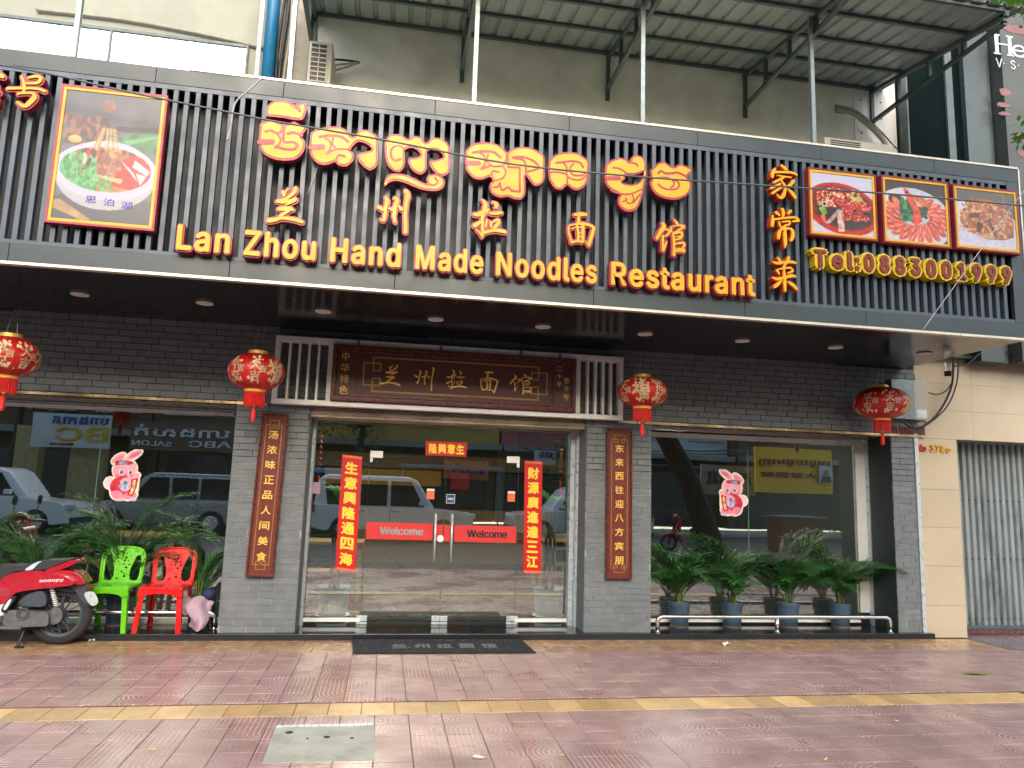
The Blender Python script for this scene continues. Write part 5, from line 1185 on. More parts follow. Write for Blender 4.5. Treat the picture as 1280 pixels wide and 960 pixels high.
# ------------------------------------------------------------------ scooter (rear half in the frame, facing left)
SYc = -.20
def s8(pts, Y=SYc): return [U(a/8, 685+b/8, Y) for a, b in pts]
dzs = -.006
scx = empty('parked_scooter', (-3.5, SYc, 0), 'red motor scooter with black seat parked against the step at the left edge', 'scooter')
def part2d(name, mat, pts, y0, y1, bev=.012, par=None, smoothpts=True, holes=()):
    P = s8(pts)
    if smoothpts: P = [p[:2] for p in catmull(P, 3, True)]
    P = [(a, b+dzs) for a, b in P]
    return MB().prism(P, y0, y1, holes).build(name, mat, par or scx, bev, fixn=True)
wxc, wzc = U(77, 767, SYc); wzc = .262; RW = .262
def wheel(xc, zc_, nm='rear_wheel'):
    w_ = empty(nm, (xc, SYc, zc_)); w_.parent = scx; w_.location = Vector((xc, SYc, zc_))-WL[scx.name]
    prof = [(RW-.07, -.045), (RW-.03, -.05), (RW-.008, -.038), (RW, -.015), (RW, .015), (RW-.008, .038), (RW-.03, .05), (RW-.07, .045), (RW-.075, 0), (RW-.07, -.045)]
    MB().lathe(prof, (xc, SYc, zc_), 48, 'y').build('tyre', M['rubber'], w_, smooth=True, fixn=True)
    mb = MB().lathe([(RW-.078, -.035), (RW-.07, -.04), (RW-.09, -.03), (RW-.095, 0), (RW-.09, .03), (RW-.07, .04), (RW-.078, .035)], (xc, SYc, zc_), 40, 'y')
    mb.lathe([(.0005, -.03), (.035, -.03), (.04, 0), (.035, .03), (.0005, .03)], (xc, SYc, zc_), 20, 'y')
    for k in range(12):
        a = 2*math.pi*k/12; mb.beam((xc+.03*math.cos(a), SYc, zc_+.03*math.sin(a)), (xc+(RW-.088)*math.cos(a), SYc, zc_+(RW-.088)*math.sin(a)), .022, .012)
    mb.build('rim', M['dark_plastic'], w_, fixn=True)
wheel(wxc, wzc)
fxc = wxc-1.28; wheel(fxc, RW, 'front_wheel')
body = part2d('side_fairing', M['scooter_red'], [(-30,350),(40,345),(120,270),(230,222),(400,205),(560,218),(700,255),(800,310),(780,345),(640,365),(500,378),(380,392),(270,410),(210,440),(180,500),(120,520),(-30,520)], SYc-.15, SYc+.15, .03)
part2d('tail_fairing', M['scooter_red'], [(520,205),(640,205),(760,215),(850,270),(885,330),(850,348),(760,330),(690,265),(600,235)], SYc-.10, SYc+.10, .025)
part2d('grab_rail', M['scooter_red'], [(505,200),(600,160),(700,125),(790,98),(820,112),(770,150),(680,190),(600,215),(540,215)], SYc-.11, SYc+.11, .012)
part2d('tail_light', M['wood_frame'], [(760,200),(840,235),(885,320),(870,335),(800,260)], SYc-.06, SYc+.06, .01)
mb = MB(); P = [(a, b+dzs) for a, b in s8([(690,255),(730,262),(775,300),(765,310),(710,290)])]; mb.prism(P, SYc-.135, SYc-.095).build('indicator', M['light_panel'], scx, .004, fixn=True)
part2d('seat', M['seat'], [(-60,170),(120,162),(260,160),(330,150),(400,125),(480,108),(560,104),(700,98),(740,104),(640,140),(560,175),(470,200),(300,205),(200,220),(110,270),(60,310),(-60,318)], SYc-.12, SYc+.12, .03)
part2d('seat_stripe', M['light_panel'], [(312,200),(360,160),(420,126),(480,110),(440,140),(380,195)], SYc-.1225, SYc-.11, .002)
FONT[0] = SANS; mb = MB(); P0 = U(49, 685+345/8, SYc-.15); P1 = U(80, 685+312/8, SYc-.15)
text_into(mb, 'scoopy', 0, 1, 0, 1, 0, .002, .01, xf=lambda x, y, z: (P0[0]+(P1[0]-P0[0])*x, SYc-.1515+y, P0[1]-.004+.012*x+z*.026)); mb.build('scooter_lettering', M['white'], body); FONT[0] = None
part2d('lower_panel', M['light_panel'], [(-40,525),(120,520),(135,545),(100,600),(125,630),(60,655),(-40,690)], SYc-.135, SYc+.135, .015)
part2d('footboard', M['dark_plastic'], [(-420,640),(-40,690),(60,660),(120,640),(110,700),(-40,730),(-420,690)], SYc-.15, SYc+.15, .015)
part2d('reflector', M['red_side'], [(35,385),(175,378),(185,430),(165,455),(45,455)], SYc-.1535, SYc-.14, .003)
part2d('rear_mudguard', M['dark_plastic'], [(690,365),(860,350),(900,430),(960,545),(930,560),(850,520),(790,430),(700,385)], SYc-.06, SYc+.06, .012)
part2d('licence_plate', M['alu'], [(880,440),(970,418),(1020,520),(950,555)], SYc-.09, SYc-.082, .002)
part2d('plate_light', M['tel_red'], [(865,385),(910,378),(915,410),(880,415)], SYc-.04, SYc+.04, .006)
part2d('inner_fender', M['black'], [(250,400),(480,385),(690,380),(780,430),(700,420),(560,410),(430,470),(300,540),(130,600),(100,560),(190,460)], SYc-.08, SYc+.08, .01)
part2d('air_cleaner', M['dark_plastic'], [(255,535),(300,470),(380,425),(500,410),(520,540),(400,560)], SYc-.13, SYc+.02, .012)
part2d('footpeg', M['black'], [(110,560),(170,480),(230,450),(245,470),(180,560),(150,615),(105,600)], SYc-.16, SYc-.10, .008)
part2d('footpeg_pad', M['light_panel'], [(125,570),(175,490),(205,480),(190,520),(150,580)], SYc-.165, SYc-.155, .003)
part2d('transmission_case', M['engine'], [(115,640),(160,590),(280,595),(420,600),(540,610),(560,680),(540,740),(420,750),(260,755),(150,745),(110,700)], SYc-.15, SYc-.03, .02)
mb = MB(); c1 = U(230/8, 685+662/8, SYc-.15); 
for rr in (.055, .035): mb.lathe([(rr, -.004), (rr-.006, -.008), (rr-.012, -.004)], (c1[0], SYc-.15, c1[1]), 24, 'y')
mb.build('case_ring', M['dark_plastic'], scx)
part2d('hub_cover', M['engine'], [(560,600),(610,560),(665,600),(675,660),(640,720),(580,740),(545,700)], SYc-.11, SYc-.04, .012)
part2d('crankcase', M['engine'], [(-60,640),(110,630),(160,700),(100,760),(-60,740)], SYc-.09, SYc+.09, .02)
a_, b_ = U(520/8, 685+400/8, SYc-.09), U(565/8, 685+590/8, SYc-.09)
mb = MB()
for k in range(9):
    t_ = k/9; x_, z_ = a_[0]+(b_[0]-a_[0])*t_, a_[1]+(b_[1]-a_[1])*t_; mb.lathe([(.012, .0), (.022, .004), (.022, .008), (.012, .012)], (x_, SYc-.09, z_-.01), 12)
mb.build('spring', M['white'], scx); MB().tube([(a_[0], SYc-.09, a_[1]+.02), (b_[0], SYc-.09, b_[1]-.03)], .013, 10).build('shock_absorber', M['engine'], scx, smooth=True)
k0, k1 = U(225/8, 685+765/8, SYc-.14), U(160/8, 685+940/8, SYc-.2)
MB().tube([(k0[0], SYc-.05, k0[1]), (k1[0]+.0, SYc-.16, .012)], .012, 8).beam((k1[0]-.02, SYc-.16, .008), (k1[0]+.05, SYc-.17, .008), .03, .01).build('kickstand', M['black'], scx)
k2 = U(262/8, 685+925/8, SYc); MB().tube([(k0[0]+.01, SYc-.03, k0[1]-.15), (k2[0], SYc-.05, .012)], .009, 8).build('kickstand_arm', M['black'], scx)
# front half, outside the frame but mirrored in the shop window
mb = MB(); mb.prism([(fxc+.02, .50), (fxc+.14, .62), (fxc+.26, .95), (fxc+.32, .97), (fxc+.36, .9), (fxc+.34, .45), (fxc+.44, .30), (fxc+.40, .25), (fxc+.26, .32), (fxc+.16, .42)], SYc-.17, SYc+.17).build('leg_shield', M['scooter_red'], scx, .03, fixn=True)
mb = MB(); mb.prism([(fxc-.26, .30), (fxc-.2, .46), (fxc, .55), (fxc+.14, .50), (fxc+.1, .44), (fxc-.12, .42)], SYc-.07, SYc+.07).build('front_mudguard', M['scooter_red'], scx, .02, fixn=True)
MB().tube([(fxc, SYc, RW), (fxc+.22, SYc, .95)], .03, 10).build('fork', M['dark_plastic'], scx)
mb = MB(); mb.lathe([(.0005, -.12), (.09, -.08), (.11, 0), (.09, .07), (.0005, .1)], (fxc+.22, SYc, 1.0), 16, 'y'); mb.build('headlight_cowl', M['scooter_red'], scx, smooth=True)
MB().tube([(fxc+.35, SYc-.34, 1.0), (fxc+.27, SYc-.1, 1.02), (fxc+.27, SYc+.1, 1.02), (fxc+.35, SYc+.34, 1.0)], .014, 8).build('handlebar', M['black'], scx)
for s_ in (-1, 1):
    MB().tube([(fxc+.30, SYc+s_*.2, 1.02), (fxc+.27, SYc+s_*.27, 1.13), (fxc+.28, SYc+s_*.29, 1.2)], .005, 6).build('mirror_stalk', M['black'], scx)
    MB().lathe([(.0005, -.012), (.05, -.008), (.052, .004), (.0005, .008)], (fxc+.28, SYc+s_*.29, 1.24), 16, 'x').build('mirror', M['black'], scx, fixn=True)

# ------------------------------------------------------------------ litter
def litter(name, x, y, w_, d_, mat, lb, cat, rz=0, curl=.008, n=5, grp=None):
    mb = MB(); vs = []
    for i in range(n+1):
        for j in range(3):
            u, v = i/n-.5, j/2-.5; wd = math.cos(u*math.pi*.9) if 'leaf' in name else 1
            a = u*w_; b = v*d_*wd; vs.append((x+a*math.cos(rz)-b*math.sin(rz), y+a*math.sin(rz)+b*math.cos(rz), .004+curl*(1+math.sin(u*6+v*5+x))*.5))
    mb.add(vs, [(i*3+j, (i+1)*3+j, (i+1)*3+j+1, i*3+j+1) for i in range(n) for j in range(2)])
    o = mb.build(name, mat); tag(o, lb, cat, grp); return o
gx, gy = G(908, 807); litter('paper_scrap', gx, gy, .10, .06, M['paper'], 'crumpled white paper scrap on the ochre tiles before the right window', 'litter', .2, .03)
gx, gy = G(598, 947); litter('paper_scrap', gx, gy, .07, .04, M['paper'], 'small white paper scrap near the bottom edge, right of the drain cover', 'litter', -.5, .004)
gx, gy = G(1220, 843); litter('fallen_leaf', gx, gy, .24, .075, M['stem'], 'green leaf lying on the red paving at the far right', 'leaf', -.05, .01)
gx, gy = G(124, 797); litter('paper_scrap', gx, -.09, .05, .03, M['paper'], 'white scrap at the foot of the step by the green chair', 'litter', .2, .02)
for px, py in ((642, 904), (385, 861), (190, 938), (1032, 950), (1120, 902), (322, 884), (702, 945), (1108, 838), (1140, 838), (60, 905), (700, 909)):
    gx, gy = G(px, py); litter('fallen_leaf', gx, gy, random.uniform(.03, .05), .018, M['dry_leaf'], 'small yellow fallen leaf scattered on the red paving', 'leaf', random.uniform(0, 3), .006, 4, 'small fallen leaves on the paving')
mb = MB()
for _ in range(420):
    px, py = random.uniform(380, 1230), random.gauss(850, 22)
    if py < 818: continue
    gx, gy = G(px, py); a = random.uniform(0, 3.1); r_ = random.uniform(.006, .013)
    mb.add([(gx+r_*math.cos(a+k*2.1), gy+r_*math.sin(a+k*2.1), .0045) for k in range(3)], [(0, 1, 2)])
tag(mb.build('leaf_specks', M['dry_leaf']), 'tiny pale specks of debris scattered over the wet paving', 'debris', None, 'stuff')
mb = MB()
for _ in range(150):
    x_, y_ = random.uniform(-.15, 1.4), random.uniform(-.68, -.09)
    if random.random() < .5: y_ = random.uniform(-.2, -.09)
    r_ = random.uniform(.003, .01); mb.add([(x_+r_*math.cos(k*2.1+x_*9), y_+r_*math.sin(k*2.1+x_*9), .0142) for k in range(3)], [(0, 1, 2)])
tag(mb.build('mat_debris', M['concrete']), 'pale bits of dirt on the dark door mat', 'debris', None, 'stuff')

# ------------------------------------------------------------------ the room behind the glass
rm = empty('dining_room', (0, 4, .0), 'dim dining room seen through the shop glass', 'room')
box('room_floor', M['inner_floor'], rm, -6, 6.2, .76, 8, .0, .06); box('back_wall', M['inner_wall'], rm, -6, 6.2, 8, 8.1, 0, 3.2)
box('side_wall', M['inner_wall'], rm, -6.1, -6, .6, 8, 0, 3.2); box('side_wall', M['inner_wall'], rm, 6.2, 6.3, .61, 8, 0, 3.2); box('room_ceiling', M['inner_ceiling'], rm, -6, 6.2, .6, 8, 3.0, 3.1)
box('counter_band', M['brown_wood'], rm, -1.5, 4.5, 7.8, 7.98, 1.9, 2.2); box('counter', M['brown_wood'], rm, -.5, 3.5, 7.0, 7.5, .06, 1.1)
box('menu_board', M['yellow'], rm, -1.2, 1.2, 7.93, 7.96, 1.55, 1.88); box('red_panel', M['paper_red'], rm, 1.4, 1.8, 7.93, 7.96, 1.5, 1.85)
def table(x, y, lb):
    e = empty('dining_table', (x, y, .06), lb, 'table', 'dining tables inside'); box('tabletop', M['brown_wood'], e, x-.55, x+.55, y-.32, y+.32, .76, .80, .004)
    for a in (-.5, .5):
        for b in (-.27, .27): box('leg', M['brown_wood'], e, x+a-.025, x+a+.025, y+b-.025, y+b+.025, .062, .758)
    e2 = empty('bench', (x, y-.55, .06), 'wooden bench pulled up to the '+lb[lb.index('table'):], 'bench', 'benches inside'); box('seat', M['brown_wood'], e2, x-.5, x+.5, y-.70, y-.42, .45, .48, .003)
    for a in (-.44, .44): box('leg', M['brown_wood'], e2, x+a-.02, x+a+.02, y-.66, y-.46, .062, .448)
table(-.75, 2.3, 'wooden dining table behind the left side pane'); table(2.9, 3.6, 'dining table deep inside right of the doors'); table(-3.2, 3.0, 'dining table inside behind the left window')
ls = empty('lattice_screen', (2.35, 1.6, .06), 'beige wooden lattice screen inside behind the right side pane', 'screen')
X0_, X1_, Z0_, Z1_ = 2.16, 2.62, .28, .98
frame_ring(ls, 'frame', M['tan'], X0_, X1_, Z0_, Z1_, .05, 1.55, 1.59, .003)
for a, b, c, d in ((2.21, 2.57, .60, .63), (2.30, 2.33, .33, .6), (2.42, 2.45, .63, .93), (2.33, 2.57, .44, .47), (2.21, 2.42, .78, .81)): box('lattice_bar', M['tan'], ls, a, b, 1.56, 1.585, c, d)
def big_pot(px, lb):
    x, _ = U(px, 755, .85); y = .85; e = empty('large_planter', (x, y, .06), lb, 'planter', 'large planters inside the side panes')
    MB().lathe([(.0005, 0), (.12, 0), (.19, .035), (.185, .04), (.0005, .02)], (x, y, .062), 28).build('saucer', M['white'], e, fixn=True)
    MB().lathe([(.155, .03), (.175, .32), (.18, .34), (.165, .34), (.16, .29), (.0005, .29)], (x, y, .062), 28).build('pot', M['planter'], e)
    mb = MB()
    for k in range(30):
        a = random.uniform(0, 6.3); r_ = random.uniform(0, .14); mb.lathe([(.0005, .012), (.012, .004), (.01, 0)], (x+r_*math.cos(a), y+r_*math.sin(a), .352), 6)
    tag(mb.build('white_pebbles', M['white'], e), kind='stuff')
    for k in range(4):
        pts = [(x+.05*math.cos(k*1.57+t_*5), y+.05*math.sin(k*1.57+t_*5), .36+t_*.95) for t_ in [q/12 for q in range(13)]]; MB().tube(pts, .014, 6).build('braided_stem', M['bark'], e)
    for k in range(9):
        a = k*.7; o = bpy.data.objects.new('frond', FR[k % 6]); col.objects.link(o); o.parent = e; o.location = (0, 0, 1.22); o.rotation_euler = (0, 0, a); o.scale = (.38,)*3
big_pot(416, 'large blue grey planter on a white saucer behind the left side pane'); big_pot(686, 'large blue grey planter on a white saucer behind the right side pane')
for i, (x, y) in enumerate(((-.2, 1.25), (-.2, 3.2), (1.9, 1.35), (3.9, 2.0), (-3, 2.0))):
    e = empty('room_downlight', (x, y, 2.98), ['lit downlight just inside the left half of the doors', 'lit downlight farthest inside the room', 'lit downlight just inside the right half of the doors', 'lit downlight inside behind the right pillar', 'lit downlight inside behind the left window'][i], 'ceiling light', 'lit downlights inside')
    MB().lathe([(.07, .018), (.07, .0), (.0005, .0)], (x, y, 2.978), 16).build('disc', M['lamp'] if 'lamp' in M else M.setdefault('lamp', pmat('lit_lamp', (1, .9, .7), .5, emit=8.0)), e)
    ld = bpy.data.lights.new('lamp_light', 'AREA'); ld.shape = 'DISK'; ld.size = .3; ld.energy = 42; ld.color = (1, .93, .82); lo = bpy.data.objects.new('lamp_light', ld); col.objects.link(lo); lo.parent = e; lo.location = (0, 0, -.03)

# ================================================================== UPPER FRONT
fb = empty('upper_facade', (1, .3, 4.8), 'plain grey rendered upper wall of the building above the sign', 'wall')
box('neighbour_wall', M['left_wall'], fb, -7, -1.45, .0, .4, 3.12, 9.5); box('rendered_wall', M['render_wall'], fb, -1.449, 6.10, .0, .4, 3.12, 9.5)  # one wall: sunlit left part coloured darker, shaded part coloured lighter
box('pilaster', M['stained'], fb, U(372, 60, -.12)[0]-.28, U(386, 60, -.12)[0], -.12, -.001, 4.83, 9.4)
for x_ in (5.58, 5.86):
    mb = MB()
    for k in range(6): mb.lathe([(.0005, -.008), (.012, -.004), (.012, 0)], (x_+.03, -.012, 5.6+.22*k), 8, 'y')
    mb.build('screw_heads', M['dark_steel'], fb)
box('sheet_panel', M['white'], fb, 5.52, 6.098, -.012, -.001, 5.2, 7.2)
# foil covered window
fx1 = U(311, 60, -.02)[0]; fz = U(150, 38, -.02)[1]
fw_ = empty('foil_window', (-3.4, 0, 5.4), 'wide window lined with shiny silver foil at the upper left', 'window')
box('foil_pane', M['foil'], fw_, -6.5, fx1-.02, -.02, -.002, 5.35, fz-.02); 
for a, b, c, d in ((-6.5, fx1, fz-.02, fz+.012), (fx1-.02, fx1, 5.35, fz-.021), (U(136, 60, -.02)[0], U(136, 60, -.02)[0]+.02, 5.35, fz-.021)): box('frame', M['dark_steel'], fw_, a, b, -.035, -.0205, c, d)
# conduits and pipes
def pipe(name, px, Y, r, mat, lb, cat, n=8, grp=None):
    pts = []
    for q in px:
        x_, z_ = U(q[0], q[1], Y if len(q) < 3 else q[2]); pts.append((x_, Y if len(q) < 3 else q[2], z_))
    pts = [tuple(p[:3]) for p in catmull(pts, 5)]
    o = MB().tube(pts, r, n).build(name, mat, None, smooth=True); tag(o, lb, cat, grp); return o
def up_to(px0, px1, Y, Z=9.2):
    """vertical line through a photo pixel pair"""
    return U(*px0, Y)[0]
xb = up_to((338, 60), None, -.12); tag(MB().tube([(xb, -.14, 4.75), (xb, -.14, 9.3)], .068, 16).build('drain_pipe', M['blue_pipe'], None, smooth=True), 'thick blue vertical drain pipe at the upper left', 'pipe')
xb2 = U(333, 30, -.22)[0]; tag(MB().tube([(xb2+.0, -.24, 4.75), (xb2, -.24, 5.35), (xb2-.05, -.24, 5.6), (xb2-.05, -.24, 9.3)], .022, 10).build('conduit_pipe', M['white'], None, smooth=True), 'thin white vertical conduit in front of the blue drain pipe', 'pipe')
for i, (dx, r_, m_) in enumerate(((.10, .014, 'cable'), (.14, .02, 'cable'), (.18, .012, 'insul'), (.22, .01, 'cable'))):
    pts = [(xb+dx+.02*math.sin(k*1.3+i), -.16-.02*math.cos(k+i), 4.75+k*.35) for k in range(13)]
    tag(MB().tube([tuple(p) for p in catmull(pts, 3)], r_, 6).build('cable_run', M[m_], None, smooth=True), ['black cable hugging the blue drain pipe', 'thickest black cable right of the blue drain pipe', 'pale grey cable between the black cables', 'thin black cable nearest the stained pilaster'][i], 'cable', 'cables beside the blue pipe')
pipe('wall_conduit', [(45, 12), (150, 24), (250, 42), (330, 60)], -.03, .016, M['insul'], 'grey insulated conduit running along the wall over the foil window', 'pipe')
# posts
PYp = -1.5
pxs = [((96, 40), 'thin galvanised post in front of the foil window'), ((365, 60), 'thin galvanised post beside the blue drain pipe'), ((595, 60), 'thin galvanised post under the awning left of its middle'), ((803, 90), 'thin galvanised post in the middle of the awning'), ((1015, 110), 'thin galvanised post under the right part of the awning')]
ROOF0, ROOF1 = 6.66, 6.34      # roof sheet height at wall and outer edge
def roofz(y): return ROOF0+(ROOF1-ROOF0)*(-y)/2.05
for i, (q, lb) in enumerate(pxs):
    x_ = U(*q, PYp)[0]; e = empty('awning_post', (x_, PYp, ZT), lb, 'post', 'thin posts on the sign top')
    box('post', M['galv'], e, x_-.02, x_+.02, PYp-.02, PYp+.02, ZT-.003, 9.2 if i == 0 else (8.8 if i == 1 else roofz(PYp)-.08)); box('foot_plate', M['galv'], e, x_-.05, x_+.05, PYp-.05, PYp+.05, ZT-.003, ZT+.004)
# awning
aw = empty('awning', (2.4, -1, 6.3), 'grey corrugated metal awning on steel trusses along the top', 'awning')
ax0, ax1 = -1.10, 5.80
mb = MB(); xs = []; x = ax0
while x < ax1:
    xs += [(x, .0), (x+.13, .0), (x+.145, .028), (x+.175, .028), (x+.19, .0)]; x += .19
ys = [.0, -.7, -1.4, -2.08]
vs = [(a, y_, roofz(y_)+h) for y_ in ys for a, h in xs]; n = len(xs)
fs = [(i*n+j, i*n+j+1, (i+1)*n+j+1, (i+1)*n+j) for i in range(3) for j in range(n-1)]
mb.add(vs, fs); sh = mb.build('corrugated_sheet', M['corrugated'], aw); sm = sh.modifiers.new('solid', 'SOLIDIFY'); sm.thickness = .002
for y_ in (-.04, -.55, -1.05, -1.55, -2.03): MB().beam((ax0, y_, roofz(y_)-.022), (ax1, y_, roofz(y_)-.022), .035, .035).build('purlin', M['dark_steel'], aw)
for x_ in (-1.02, .62, 2.33, 4.06, 5.76):
    tr = empty('truss', (x_, -1, 6.2)); tr.parent = aw; tr.location = Vector((x_, -1, 6.2))-WL[aw.name]
    za_ = 6.20; zb2 = 6.20
    for a, b in (((x_, -.0, roofz(0)-.06), (x_, -2.05, roofz(-2.05)-.06)), ((x_, -.02, za_), (x_, -2.02, zb2)), ((x_, -.02, za_-.03), (x_, -.02, roofz(0)-.06)), ((x_, -.5, 6.20), (x_, -.5, roofz(-.5)-.07)), ((x_, -1.0, 6.20), (x_, -1.0, roofz(-1)-.07)), ((x_, -1.5, 6.20), (x_, -1.5, roofz(-1.5)-.07)), ((x_, -2.0, zb2), (x_, -2.0, roofz(-2.)-.05))):
        MB().beam(a, b, .04, .04).build('truss_bar', M['dark_steel'], tr)
    if x_ in (.62, 2.33, 4.06): MB().beam((x_, -.01, 6.05), (x_, -.01, 6.22), .05, .02).build('wall_plate', M['dark_steel'], tr)
# air conditioners
def ac(name, x0, x1, y0, y1, z0, z1, lb, fan=None):
    e = empty(name, ((x0+x1)/2, (y0+y1)/2, z0), lb, 'air conditioner', 'air conditioner outdoor units'); box('casing', M['cream_ac'], e, x0, x1, y0, y1, z0, z1, .012); return e
A0 = U(387, 50, -.5); A1 = U(410, 108, -.5)
e = ac('air_conditioner', A0[0], A1[0]+.02, -.5, -.06, A1[1], A0[1], 'cream air conditioner unit with a vent grille near the upper left')
gx0, gx1, gz0, gz1 = A0[0]+.025, A1[0]-.03, A1[1]+.04, A0[1]-.03
box('grille_recess', M['black'], e, gx0, gx1, -.5035, -.5005, gz0, gz1)
for k in range(9): z_ = gz0+(gz1-gz0)*k/8; box('grille_bar', M['cream_ac'], e, gx0-.004, gx1+.004, -.51, -.504, z_-.006, z_+.006)
for k in range(3): x_ = gx0+(gx1-gx0)*k/2; box('grille_post', M['cream_ac'], e, x_-.005, x_+.005, -.5135, -.5105, gz0-.006, gz1+.006)
for k, dz in enumerate((0, .03, -.05)): pipe('ac_pipe', [(412, 74+k*8), (430, 75+k*5), (450, 78)], -.1, .012, M['insul' if k else 'cable'], ['upper pipe from the left air conditioner to the wall', 'middle pipe from the left air conditioner to the wall', 'lowest pipe from the left air conditioner to the wall'][k], 'pipe', 8, 'pipes of the left air conditioner')
B0 = U(1031, 176, -.9); B1 = U(1118, 190, -.9)
e = ac('air_conditioner', B0[0], B1[0], -.9, -.5, 4.83, B0[1]+.05, 'cream air conditioner unit lying behind the sign top near the right')
box('grille_recess', M['black'], e, B0[0]+.07, B0[0]+.42, -.903, -.9005, B0[1]-.12, B0[1]+.025)
for k in range(7): z_ = B0[1]-.12+k*.024; box('grille_bar', M['cream_ac'], e, B0[0]+.06, B0[0]+.43, -.908, -.9035, z_-.004, z_+.004)
mb = MB(); mb.lathe([(.14, .0), (.15, -.01), (.13, -.012), (.0005, -.004)], (B0[0]+.65, -.9, B0[1]-.2), 24, 'y'); mb.build('fan', M['black'], e)
for k in range(2): pipe('insulated_pipe', [(1044, 133+k*4), (1070, 140+k*5), (1098, 165+k*4), (1112, 190)], -.12-.05*k, .024, M['insul'], ['thick insulated pipe arching down to the right air conditioner, upper one', 'thick insulated pipe arching down to the right air conditioner, lower one'][k], 'pipe', 10, 'insulated pipes above the right unit')
pipe('thin_cable', [(1044, 140), (1085, 150), (1120, 185), (1130, 192)], -.06, .008, M['cable'], 'thin black cable hanging beside the insulated pipes', 'cable')

# neighbour on the right: dark glazing, cladding column, billboard
nx0 = U(1146, 130, -.2)[0]; 
nbg = empty('neighbour_building', (8, .5, 3.2), 'neighbouring building with dark glass and grey cladding at the upper right', 'building')
xa, xm, xc_, xd = 6.12, U(1190, 190, -.2)[0], U(1207, 180, -.2)[0], U(1240, 120, -.2)[0]
box('glass_pane', M['dark_glass'], nbg, xa+.01, xm-.05, -.19, -.17, 3.3, 9.4); box('glass_pane', M['dark_glass'], nbg, xm+.05, xc_-.02, -.19, -.17, 3.3, 9.4)
box('mullion', M['dark_steel'], nbg, xm-.048, xm+.048, -.22, -.15, 3.3, 9.4); box('mullion', M['dark_steel'], nbg, xa-.01, xa+.008, -.2, -.15, 3.3, 9.4)
box('column', M['grey_clad'], nbg, xc_-.018, xd-.12, -.26, .3, 3.2, 9.6); box('column_reveal', M['dark_steel'], nbg, xd-.118, xd-.02, -.2, .3, 3.2, 9.6)
box('upper_body', M['grey_clad'], nbg, 6.12, 16, -.14, 4, 3.25, 10)
bb = empty('billboard', (9.5, -.35, 3.3), 'tall dark billboard with large pale lettering and pink marks at the right edge', 'billboard')
box('board', M['poster'], bb, xd, 13, -.38, -.16, 3.2, 10.5)
FONT[0] = None
hx0, hz0 = U(1243, 82, -.39); hx1, hz1 = U(1262, 44, -.39); sH = hx1-hx0
mb = MB()
H0, H1 = U(1245, 67, -.39), U(1264, 45, -.39)
def serifH(mb, x, z, w_, h_):
    for a in (x, x+w_-.05): mb.box(a, a+.05, -.386, -.381, z, z+h_); mb.box(a-.025, a+.075, -.3865, -.3815, z, z+.018); mb.box(a-.025, a+.075, -.3865, -.3815, z+h_-.018, z+h_)
    mb.box(x+.05, x+w_-.05, -.386, -.381, z+h_*.5, z+h_*.5+.02)
serifH(mb, H0[0], H0[1], H1[0]-H0[0], H1[1]-H0[1]); mb.build('letter', M['light_panel'], bb)
FONT[0] = SANS
ex = U(1266, 68, -.39); 
for k, (ch, hh) in enumerate((('e', .62), ('n', .62), ('n', .62))):
    mb = MB(); h_ = (H1[1]-H0[1])*hh; text_into(mb, ch, ex[0]+k*.24, ex[0]+k*.24+.2, H0[1], H0[1]+h_, -.386, .005); mb.build('letter', M['light_panel'], bb)
v0 = U(1245, 83, -.39); 
for k, (ch, w_) in enumerate((('V', .12), ('·', .02), ('S', .09), ('·', .02), ('O', .12), ('·', .02), ('P', .09))):
    mb = MB(); xx = v0[0]+k*.105+.01; hh = .02 if ch == '·' else .12; z_ = v0[1]+(.05 if ch == '·' else 0); text_into(mb, ch, xx, xx+w_*.75, z_, z_+hh, -.386, .005); mb.build('letter', M['light_panel'], bb)
FONT[0] = None
for k, (px, py, ww, hh) in enumerate(((1272, 37, .5, .12), (1256, 115, .16, .10), (1254, 131, .2, .06), (1256, 142, .18, .05), (1276, 172, .16, .12), (1278, 192, .12, .08))):
    x_, z_ = U(px, py, -.385); mb = MB(); pts = [(x_+ww/2*math.cos(t_)*(1+.2*math.sin(3*t_+k)), z_+hh/2*math.sin(t_)) for t_ in [2*math.pi*j/14 for j in range(14)]]; mb.prism(pts, -.3845, -.3808); mb.build('pink_mark', M['pink'], bb)
# leaves hanging into the upper right corner
tb = empty('tree_branch', (9.2, -1.2, 8), 'green leafy tree branch hanging into the upper right corner', 'tree')
mb = MB(); rd = random.Random(9)
for _ in range(420):
    px, py = rd.gauss(1275, 22), rd.gauss(-4, 12)
    if rd.random() < .06: px, py = rd.gauss(1279, 5), rd.gauss(168, 5)
    Yb = rd.uniform(-1.9, -.8); x_, z_ = U(px, py, Yb); a, b = rd.uniform(0, 6.28), rd.uniform(-1.2, .4); l = rd.uniform(.06, .13)
    d = Vector((math.cos(a)*math.cos(b), math.sin(a)*math.cos(b), math.sin(b))); n_ = d.cross(Vector((rd.random(), rd.random(), 1))).normalized()*l*.22
    p = Vector((x_, Yb, z_)); mb.add([p, p+d*l*.5+n_, p+d*l, p+d*l*.5-n_], [(0, 1, 2, 3)])
tag(mb.build('foliage', M['leaf2'], tb), kind='stuff')
bx_, bz_ = U(1290, -15, -1.3); MB().tube([(bx_+1.2, -1.3, bz_+.6), (bx_+.3, -1.3, bz_+.1), (bx_-.25, -1.3, bz_-.05)], [.05, .012], 6).build('branch', M['bark'], tb)

